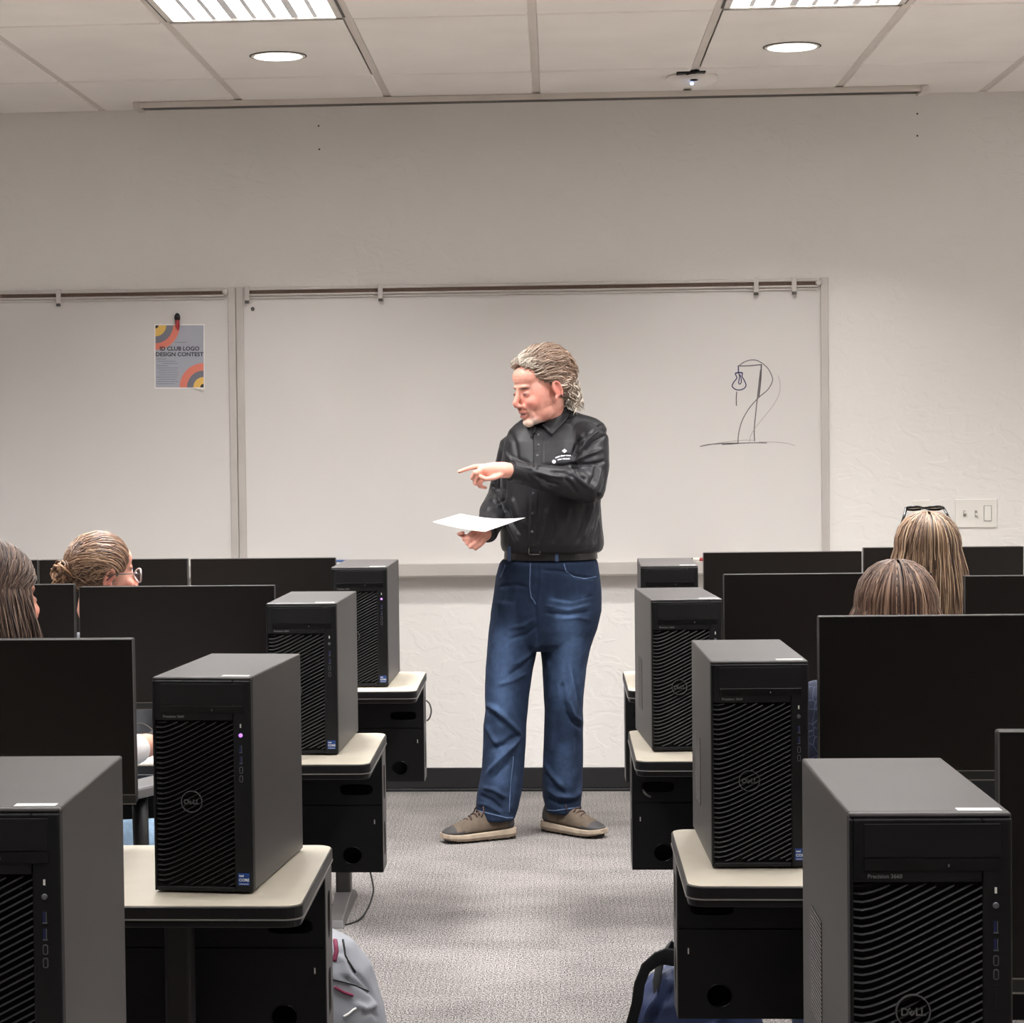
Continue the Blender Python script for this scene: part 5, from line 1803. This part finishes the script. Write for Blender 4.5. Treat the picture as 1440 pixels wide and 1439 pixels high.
# ------------------------------------------------------------------ seated people (all sit facing the whiteboards)
def seated(x, y, face, hip_z, head_pos, head_rot, label, skin, top, trousers, neck=.17, arm_up=.20, scale=1.0, arm_out=0.0, knee_out=0.0, bare_knee=None, sleeve_end=1.0):
    """face: turn of the body from the +y direction, clockwise positive; head_pos world point between the ears"""
    t = empty('person', (x, y, 0)); tag(t, label, 'person')
    o = t.location.copy()
    T = Matrix.Translation((x, y, 0)) @ Matrix.Rotation(-face, 4, 'Z')
    Hm = Matrix.Translation(head_pos) @ head_rot @ Matrix.Scale(.98 * scale, 4)
    W = lambda a, b, c: T @ Vector((a, b, c))
    neck_lo = Vector(head_pos) + Vector((0, 0, -neck * scale))
    sh_z = neck_lo.z - .03
    Ti = T.inverted()
    nl = Ti @ neck_lo
    hips = (0, 0)
    def torso(g, ex, z0, z1, top_r=.06):
        rows = []
        for f, rx, ry in ((0, .165, .125), (.15, .17, .13), (.40, .145, .11), (.62, .155, .115), (.82, .175, .11), (.93, .155, .09), (1.0, .085, .07)):
            z = z0 + (z1 - z0) * f
            rows.append((W(nl.x * f, nl.y * f, z), (rx + ex) * scale, (ry + ex) * scale, -face))
        g.rings(rows, n=28, p=2.3)
    arms = []
    for s in (-1, 1):
        S = W(nl.x * .9 + s * .165 * scale, nl.y * .9, sh_z - .035)
        E = W(nl.x * .5 + s * (.225 + (arm_out if s > 0 else 0)) , .07, hip_z + arm_up)
        Wr = W(s * .14 + (arm_out * .7 if s > 0 else 0), .34, hip_z + .235)
        arms.append((S, E, Wr))
    legs = []
    for s in (-1, 1):
        K = W(s * (.11 + knee_out), .43, hip_z + .01)
        legs.append((W(s * .085, .02, hip_z + .0), K, W(s * (.12 + knee_out), .46, .11)))
    g = G()
    head_geo(g, Hm, female=True)
    g.limb([Hm @ Vector((0, .020, -.05)), Hm @ Vector((0, .03, -.10)), neck_lo], [.046, .046, .052], n=16)
    torso(g, -.02, hip_z - .06, sh_z + .02)
    for S, E, Wr in arms:
        g.limb([S, (S + E) / 2, E, (E + Wr) / 2, Wr], [.042, .038, .034, .031, .023], n=12)
        dr = (Wr - E).normalized()
        g.limb([Wr, Wr + dr * .045, Wr + dr * .075], [.024, .030, .026], n=12)
        sd = dr.cross(Vector((0, 0, 1)))
        for k in range(4):
            b = Wr + dr * .085 + sd * (.024 * (k - 1.5) * .72)
            finger(g, [b, b + dr * .030 + Vector((0, 0, -.004)), b + dr * .048 + Vector((0, 0, -.020))], .0075)
        sg = 1 if (E - W(0, 0, E.z)).dot(sd) < 0 else -1
        finger(g, [Wr + dr * .03 + sd * .024 * sg, Wr + dr * .055 + sd * .040 * sg, Wr + dr * .078 + sd * .042 * sg], .0085)
    for Hp, K, An in legs:
        g.limb([Hp, (Hp + K) / 2, K, (K + An) / 2, An], [.075, .068, .050, .047, .034], n=14)
        g.limb([An, An + (W(0, .1, 0) - W(0, 0, 0)) + Vector((0, 0, -.05))], [.034, .028], n=12)
    b = melt(g, .0052, 3, .4)
    carve(b, Hm.inverted(), FACE_SPOTS)
    skin_paint(b, Hm.inverted(), skin)
    if bare_knee:
        pass
    finish(b, 'body', M['skin'], t, o)
    g = G()
    torso(g, .012, hip_z - .03, sh_z + .025)
    for S, E, Wr in arms:
        e = E + (Wr - E) * sleeve_end * .9
        g.limb([S, (S + E) / 2, E, (E + e) / 2, e], [.060, .054, .050, .044, .036], n=14)
    c = melt(g, .007, 4, .5)
    co, no = get_co(c)
    d = np.array([noise.fractal(Vector((p[0] * 14, p[1] * 14, p[2] * 7)), .8, 2, 3) for p in co]) * .005
    set_co(c, co + no * d[:, None])
    finish(c, 'top', top, t, o)
    g = G()
    g.rings([(W(0, 0, hip_z - .105), .16 * scale, .13, -face), (W(0, .01, hip_z - .02), .175 * scale, .14, -face), (W(0, 0, hip_z + .06), .168 * scale, .13, -face)], n=24)
    for Hp, K, An in legs:
        g.limb([Hp, (Hp + K) / 2, K, (K + An) / 2, An + Vector((0, 0, .02))], [.088, .080, .066, .060, .052], n=16)
    c = melt(g, .007, 4, .5)
    finish(c, 'trousers', trousers, t, o)
    for s, (Hp, K, An) in zip((-1, 1), legs):
        A = Ti @ An
        g_ = G()
        g_.rings([(T @ Vector((A.x, A.y + .06, 0)), .042, .125, -face), (T @ Vector((A.x, A.y + .06, .03)), .044, .125, -face), (T @ Vector((A.x, A.y + .05, .06)), .040, .10, -face), (T @ Vector((A.x, A.y + .01, .10)), .038, .055, -face)], n=20, p=2.4)
        g_.build('shoe', M['shoe_dark'], t, o)
    return t, o, Hm, T


def hang_hair(name, t, o, Hm, seed, cols, length, count, spread=.012, face_gap=1.0, part=.0, rad=.0026, inward=0.0, front_y=-.05, lift=.006, sway=(0, 0), fray=.02, swoop=0.0):
    """hair falling from a parting over the back and sides of the head, then straight down"""
    H = Hair(seed); r = H.r
    C, Rr = Vector((0, .020, .034)), Vector((.080, .100, .094))
    H.cap(Hm, (0, .022, .034), (.078, .098, .090), lambda p: (p.z > .07 if p.y < -.04 else (p.z > .01 if p.y < -.0 else p.z > -.08)), mixc(cols[0], cols[-1], .25))
    Ri = Hm.to_3x3().inverted()
    down = (Ri @ Vector((0, 0, -1))).normalized()
    for i in range(count):
        # parting point along the top
        fy = r.uniform(-.075, .055)
        side = 1 if r.random() < .5 + part else -1
        if fy > .02: a = r.uniform(0, 1.0)
        else: a = r.uniform(0, .35)
        st = Vector((part * .08 + side * .004, fy, 0))
        q2 = 1 - (st.x / Rr.x) ** 2 - ((fy - C.y) / Rr.y) ** 2
        st.z = C.z + Rr.z * math.sqrt(max(q2, .02))
        ang = (PI / 2) * (1 - a) if fy > .02 else (PI / 2) * (1 - a * .6)
        tgt = Vector((side * math.sin(ang) * Rr.x * 1.02, C.y + math.cos(ang) * Rr.y * 1.02 - (.010 if fy < -.03 else 0), C.z - .006))
        if fy < .02: tgt.y = min(tgt.y, fy + .075 * r.uniform(.5, 1.4) + swoop)
        layer = r.uniform(0, 1) * lift
        pts = []
        m = 8
        p = None
        for k in range(m):
            f = k / (m - 1)
            q = st.lerp(tgt, f) - C
            q = q / Vector((q.x / Rr.x, q.y / Rr.y, q.z / Rr.z)).length
            nrm = Vector((q.x / Rr.x ** 2, q.y / Rr.y ** 2, q.z / Rr.z ** 2)).normalized()
            p = C + q + nrm * (.003 + layer * min(1, f * 2))
            pts.append(Hm @ p)
        out = Vector((p.x, p.y - C.y, 0)).normalized()
        L = length * r.uniform(.88, 1.05)
        m2 = 9
        ph = r.uniform(0, 6.28)
        dx = r.gauss(0, fray)
        for k in range(1, m2 + 1):
            f = k / m2
            q = p + down * (L * f) + out * (spread * math.sin(min(1, f * 1.6) * PI / 2) - inward * f * f) + Vector((dx * f, 0, 0)) + Vector((.0025 * math.sin(ph + 5 * f), .0025 * math.cos(ph + 4 * f), 0))
            q += Ri @ Vector((sway[0] * f * f, sway[1] * f * f, 0))
            pts.append(Hm @ q)
        c = r.random()
        col = mixc(cols[0], cols[1], min(1, c * 1.6)) if c < .62 else mixc(cols[1], cols[2], (c - .62) / .38)
        H.strand(pts, rad * r.uniform(.7, 1.3), col, 4, .3, flat=.6)
    return H.build(name, t, o)


RX = lambda d: Matrix.Rotation(math.radians(d), 4, 'X')
RZ = lambda d: Matrix.Rotation(math.radians(d), 4, 'Z')
top_cream = mat('top_cream', (232, 228, 226), .85, bump=.3, bscale=500, vary=.04)
top_grey = mat('top_grey', (120, 122, 128), .85, bump=.3, bscale=500, vary=.06)
top_black = mat('top_black', (34, 34, 38), .85, bump=.3, bscale=500, vary=.06)
M['denim_pale'] = mat('denim_pale', (146, 174, 200), .85, bump=.4, bscale=900, vary=.12, vscale=60)
M['denim_plain'] = mat('denim_plain', (52, 66, 92), .85, bump=.4, bscale=900, vary=.12, vscale=60)
# navy shirt with pale sprigs
navy = mat('navy_print', (34, 40, 62), .8, bump=.2, bscale=500)
nt = navy.node_tree; b_ = nt.nodes['Principled BSDF']
vo = nt.nodes.new('ShaderNodeTexVoronoi'); vo.feature = 'DISTANCE_TO_EDGE'; vo.inputs['Scale'].default_value = 34
tc = nt.nodes.new('ShaderNodeTexCoord'); nt.links.new(tc.outputs['Object'], vo.inputs['Vector'])
cr = nt.nodes.new('ShaderNodeValToRGB')
cr.color_ramp.elements[0].position = .0; cr.color_ramp.elements[0].color = (*lin((96, 102, 128)), 1)
cr.color_ramp.elements[1].position = .03; cr.color_ramp.elements[1].color = (*lin((34, 40, 62)), 1)
nt.links.new(vo.outputs['Distance'], cr.inputs['Fac']); nt.links.new(cr.outputs['Color'], b_.inputs['Base Color'])

# A: left picture edge, long brown hair, turned a little to the right
hp = at(-9, 842, 4.93)
pA, oA, HA, TA = seated(hp.x + .01, 5.02, .42, .56, hp, RZ(180 - 44) @ RX(4),
                        'person at the left picture edge with long brown hair and pale top', (226, 168, 144), top_cream, M['denim_pale'], arm_up=.25, arm_out=-.04, knee_out=.05)
hang_hair('hair', pA, oA, HA, 21, [(48, 34, 30), (92, 70, 58), (140, 116, 98)], .22, 1400, spread=.012, inward=.0, fray=.03, swoop=-.02, rad=.0018, lift=.014)
# B: hair pulled back to a bun, looking right
hp = at(144, 809, 6.42)
pB, oB, HB, TB = seated(hp.x, 6.38, .35, .50, hp, RZ(180 - 56) @ RX(2),
                        'person with light brown hair in a bun and glasses, looking right', (232, 170, 148), top_grey, M['denim_plain'], scale=.94)
# C: straight blond hair, sunglasses on the head
hp = at(1303, 784, 6.42)
pC, oC, HC, TC = seated(hp.x - .005, 6.38, 0, .52, hp, RZ(180) @ RX(-2),
                        'person with long straight blond hair seen from behind, sunglasses on the head', (230, 170, 148), top_black, M['denim_plain'])
hang_hair('hair', pC, oC, HC, 31, [(62, 44, 36), (134, 104, 80), (200, 172, 140)], .26, 1700, spread=.022, fray=.006, lift=.009, rad=.0016)
# D: shorter brown hair, navy shirt
hp = at(1259, 869, 5.02)
pD, oD, HD, TD_ = seated(hp.x + .005, 4.96, -.05, .50, hp, RZ(180) @ RX(-3),
                         'person with brown hair and navy patterned shirt seen from behind, nearest right monitor', (226, 170, 150), navy, M['denim_plain'], neck=.125, arm_out=.0, sleeve_end=.35)
hang_hair('hair', pD, oD, HD, 41, [(56, 38, 32), (110, 82, 66), (164, 134, 112)], .20, 1600, spread=.026, fray=.012, lift=.008, rad=.0017)

# hair of B: drawn back to the bun
H = Hair(51); r = H.r
C, Rr = Vector((0, .020, .034)), Vector((.080, .102, .094))
H.cap(HB, (0, .022, .034), (.0785, .1, .0915), lambda p: (p.z > .065 if p.y < -.06 else (p.z > .012 if p.y < -.02 else p.z > (.0 if p.y < .02 else -.085))), (110, 82, 64))
bun = Vector((0, .112, .012))
def on_s(q, l=.002):
    q = q - C
    q = q / Vector((q.x / Rr.x, q.y / Rr.y, q.z / Rr.z)).length
    n = Vector((q.x / Rr.x ** 2, q.y / Rr.y ** 2, q.z / Rr.z ** 2)).normalized()
    return C + q + n * l
for i in range(2100):
    a = r.uniform(-PI, PI)
    k_ = r.random()
    if k_ < .75:   # from the hairline over top and sides
        s_ = math.sin(a); c_ = math.cos(a)
        st = Vector((.078 * s_, -.080 + .055 * abs(s_) ** 2, .075 - .070 * abs(s_) ** 1.5))
        if c_ < -.2: st = Vector((.078 * (1 if s_ > 0 else -1), -.018 + .055 * r.random() ** 2, .05 - .12 * r.random()))
    else:
        st = Vector((r.uniform(-.05, .05), .10, -.075))
    low = k_ < .75 and math.cos(a) < -.2
    st = on_s(st)
    l = r.uniform(.001, .008)
    pts = []
    e = bun + Vector((r.uniform(-.014, .014), -.012, r.uniform(-.014, .014)))
    for k in range(12):
        f = k / 11
        q = st.lerp(e, f)
        q = q + Vector((0, 0, .03 * math.sin(PI * f) * (0.1 * r.uniform(-3, 3) if low else (1 if st.z > 0 else -.3))))
        pts.append(HB @ (on_s(q, l * math.sin(PI * min(1, f * 1.2 + .1)) + .002) if f < .93 else e))
    c = r.random()
    H.strand(pts, r.uniform(.0012, .0022), mixc((66, 46, 38), (138, 104, 80), min(1, c * 1.3)) if c < .8 else (180, 146, 116), 4, .6, flat=.6)
for i in range(60):   # the bun: loose loops
    rad = r.uniform(.014, .030); ax = r.uniform(0, PI); tilt = r.uniform(-.7, .7)
    ce = bun + Vector((r.uniform(-.01, .01), .018 + r.uniform(-.008, .01), r.uniform(-.014, .006)))
    Rm = Matrix.Rotation(ax, 3, 'Y') @ Matrix.Rotation(tilt, 3, 'X')
    ph = r.uniform(0, 6.28)
    pts = [HB @ (ce + Rm @ Vector((rad * math.cos(ph + k * .55), rad * .55 * math.sin(k * .8), rad * math.sin(ph + k * .55)))) for k in range(10)]
    H.strand(pts, r.uniform(.0028, .0048), mixc((84, 58, 44), (176, 136, 102), r.random()), 5, .5)
for i in range(14):   # wisps hanging from the bun
    ce = bun + Vector((r.uniform(-.015, .015), .03, -.02))
    pts = [HB @ (ce + Vector((0, .012 * math.sin(k * .5 + i) + .004 * k, -.008 * k))) for k in range(7)]
    H.strand(pts, .0018, (150, 112, 80), 4, .3)
H.build('hair', pB, oB)

# glasses of B
t = empty('eyeglasses', HB @ Vector((0, -.095, .0))); tag(t, 'clear framed eyeglasses on the face of the bun haired person', 'glasses')
o = t.location.copy()
fr = mat('clear_frame', (206, 200, 204), .25, spec=.7, vary=.03)
gl = mat('lens_glass', (120, 118, 128), .08, spec=.8, alpha=.35)
g = G()
for sx in (-1, 1):
    ring = [HB @ Vector((sx * .034 + .025 * math.cos(2 * PI * k / 24), -.108 + .006 * abs(math.cos(2 * PI * k / 24)) ** 2, .000 + .021 * math.sin(2 * PI * k / 24))) for k in range(25)]
    g.tube(ring, .0022, 8, caps=False)
g.tube([HB @ Vector((-.010, -.110, .004)), HB @ Vector((0, -.112, .007)), HB @ Vector((.010, -.110, .004))], .002, 8)
g.build('frame', fr, t, o)
for sx in (-1, 1):
    q = [HB @ Vector((sx * .034 + .024 * math.cos(2 * PI * k / 24), -.108, .020 * math.sin(2 * PI * k / 24))) for k in range(24)]
    G().add(q, [tuple(range(24))]).build('lens', gl, t, o)
    G().tube([HB @ Vector((sx * .060, -.100, .006)), HB @ Vector((sx * .078, -.06, .008)), HB @ Vector((sx * .086, .0, .006)), HB @ Vector((sx * .085, .022, -.012))], .0016, 8).build('temple_arm', M['lamp_dark'], t, o)

# sunglasses pushed up on C's head
t = empty('sunglasses', HC @ Vector((0, -.03, .13))); tag(t, 'black sunglasses pushed up on top of the long blond hair', 'sunglasses')
o = t.location.copy()
TG = HC @ Matrix.Translation((0, -.034, .126)) @ RX(-72) @ Matrix.Scale(.86, 4)
g = G()
for sx in (-1, 1):
    g.tube([TG @ Vector((sx * .034 + .027 * math.cos(2 * PI * k / 20), -.012, .022 * math.sin(2 * PI * k / 20))) for k in range(21)], .0034, 8, caps=False)
g.tube([TG @ Vector((-.012, -.012, .006)), TG @ Vector((.012, -.012, .006))], .0036, 8)
g.build('frame', M['black_gloss'], t, o)
for sx in (-1, 1):
    q = [TG @ Vector((sx * .034 + .026 * math.cos(2 * PI * k / 20), -.012, .021 * math.sin(2 * PI * k / 20))) for k in range(20)]
    G().add(q, [tuple(range(20))]).build('lens', M['black_gloss'], t, o)
    G().tube([TG @ Vector((sx * .060, -.012, .008)), HC @ Vector((sx * .062, -.010, .114)), HC @ Vector((sx * .074, .01, .085)), HC @ Vector((sx * .072, .03, .060))], [.0042, .0042, .0038, .003], 8, flat=.6).build('temple_arm', M['black_gloss'], t, o)


# ------------------------------------------------------------------ bags
def bag_body(g, c, rx, ry, h, lean=(0, 0)):
    rows = []
    for f, k in ((0, .86), (.06, .97), (.3, 1.02), (.6, .98), (.82, .84), (.94, .62), (1.0, .3)):
        rows.append((Vector(c) + Vector((lean[0] * f, lean[1] * f, h * f)), rx * k, ry * k))
    g.rings(rows, n=32, p=2.8)


grey_bag = mat('grey_nylon', (146, 148, 154), .6, spec=.4, bump=.15, bscale=500, vary=.05)
navy_bag = mat('navy_nylon', (40, 52, 88), .55, spec=.4, bump=.15, bscale=500, vary=.08)
strapm = mat('black_webbing', (16, 16, 17), .8, bump=.3, bscale=700, vary=.05)
magenta = mat('magenta_lining', (120, 34, 66), .7, vary=.1)
px_, py_ = -.50, 4.95
t = empty('backpack', (px_, py_, 0)); tag(t, 'light grey backpack on the carpet beside the second left desk', 'bag')
o = t.location.copy()
g = G(); bag_body(g, (px_, py_, 0), .15, .12, .445, (-.045, 0))
me = melt(g, .006, 5, .5)
def crease(me, strokes, amp=1.0, rough=.003, sc=10):
    fold(me, strokes, rough, sc)
crease(me, [([(484, 1330), (492, 1360), (520, 1392), (530, 1410)], -.006, 2.5), ([(478, 1372), (500, 1384), (524, 1400)], -.005, 2), ([(500, 1412), (515, 1420), (530, 1412)], .008, 4), ([(476, 1345), (484, 1352), (492, 1380)], .006, 4), ([(512, 1428), (524, 1424), (532, 1432)], -.006, 3)])
bag = finish(me, 'bag_body', grey_bag, t, o)
bpy.context.view_layer.update()
def on_obj(ob, u, v, lift, org):
    d = (AX_R * ((u - CX) / F_PX) - AX_U * ((v - CY) / F_PX) + AX_F).normalized()
    hit, loc, nor, _ = ob.ray_cast(CAM - Vector(org), d)
    return (loc + Vector(org) + nor * lift) if hit else None
def line_on(ob, pts, r_, name, mt, parent, org, seg=8):
    P = []
    for i in range(len(pts) - 1):
        for k in range(seg):
            P.append((pts[i][0] + (pts[i + 1][0] - pts[i][0]) * k / seg, pts[i][1] + (pts[i + 1][1] - pts[i][1]) * k / seg))
    P.append(pts[-1])
    q = [on_obj(ob, u, v, .001, org) for u, v in P]
    q = [a for a in q if a is not None]
    if len(q) > 2:
        G().tube(q, r_, 6, flat=.5).build(name, mt, parent, org)
line_on(bag, [(468, 1378), (486, 1382), (504, 1388), (518, 1394)], .0022, 'zipper', strapm, t, o)
line_on(bag, [(470, 1388), (484, 1396), (496, 1400)], .006, 'piping', magenta, t, o)
line_on(bag, [(471, 1322), (473, 1338), (470, 1352)], .005, 'pull_loop', magenta, t, o)
line_on(bag, [(482, 1322), (485, 1345), (500, 1368)], .0025, 'seam', strapm, t, o)
line_on(bag, [(483, 1430), (490, 1426), (497, 1420), (501, 1418)], .0045, 'brand_lettering', M['white_label'], t, o)

bx, by = .28, 4.73
t = empty('tote_bag', (bx, by, 0)); tag(t, 'navy bag with black strap on the carpet under the second right desk', 'bag')
o = t.location.copy()
g = G(); bag_body(g, (bx, by, 0), .15, .095, .425, (.0, 0))
me = melt(g, .006, 5, .5)
crease(me, [([(905, 1438), (925, 1400), (940, 1350)], .010, 4), ([(915, 1438), (932, 1412), (944, 1390)], -.008, 3), ([(1000, 1438), (1010, 1420), (1030, 1418)], -.008, 4)], rough=.006, sc=12)
tote = finish(me, 'bag_body', navy_bag, t, o)
G().tube([at(953, 1348, 4.70), at(934, 1345, 4.68), at(922, 1350, 4.66), at(908, 1362, 4.65), at(899, 1385, 4.64), at(896, 1410, 4.64), at(888, 1440, 4.64), at(882, 1475, 4.66)], .018, 10, flat=.18, up=(0, 1, 0)).build('strap', strapm, t, o)
G().tube([at(946, 1340, 4.72), at(938, 1332, 4.71), at(932, 1338, 4.70), at(926, 1365, 4.69), at(920, 1400, 4.68), at(918, 1440, 4.68)], .018, 10, flat=.18, up=(0, 1, 0)).build('strap', strapm, t, o)
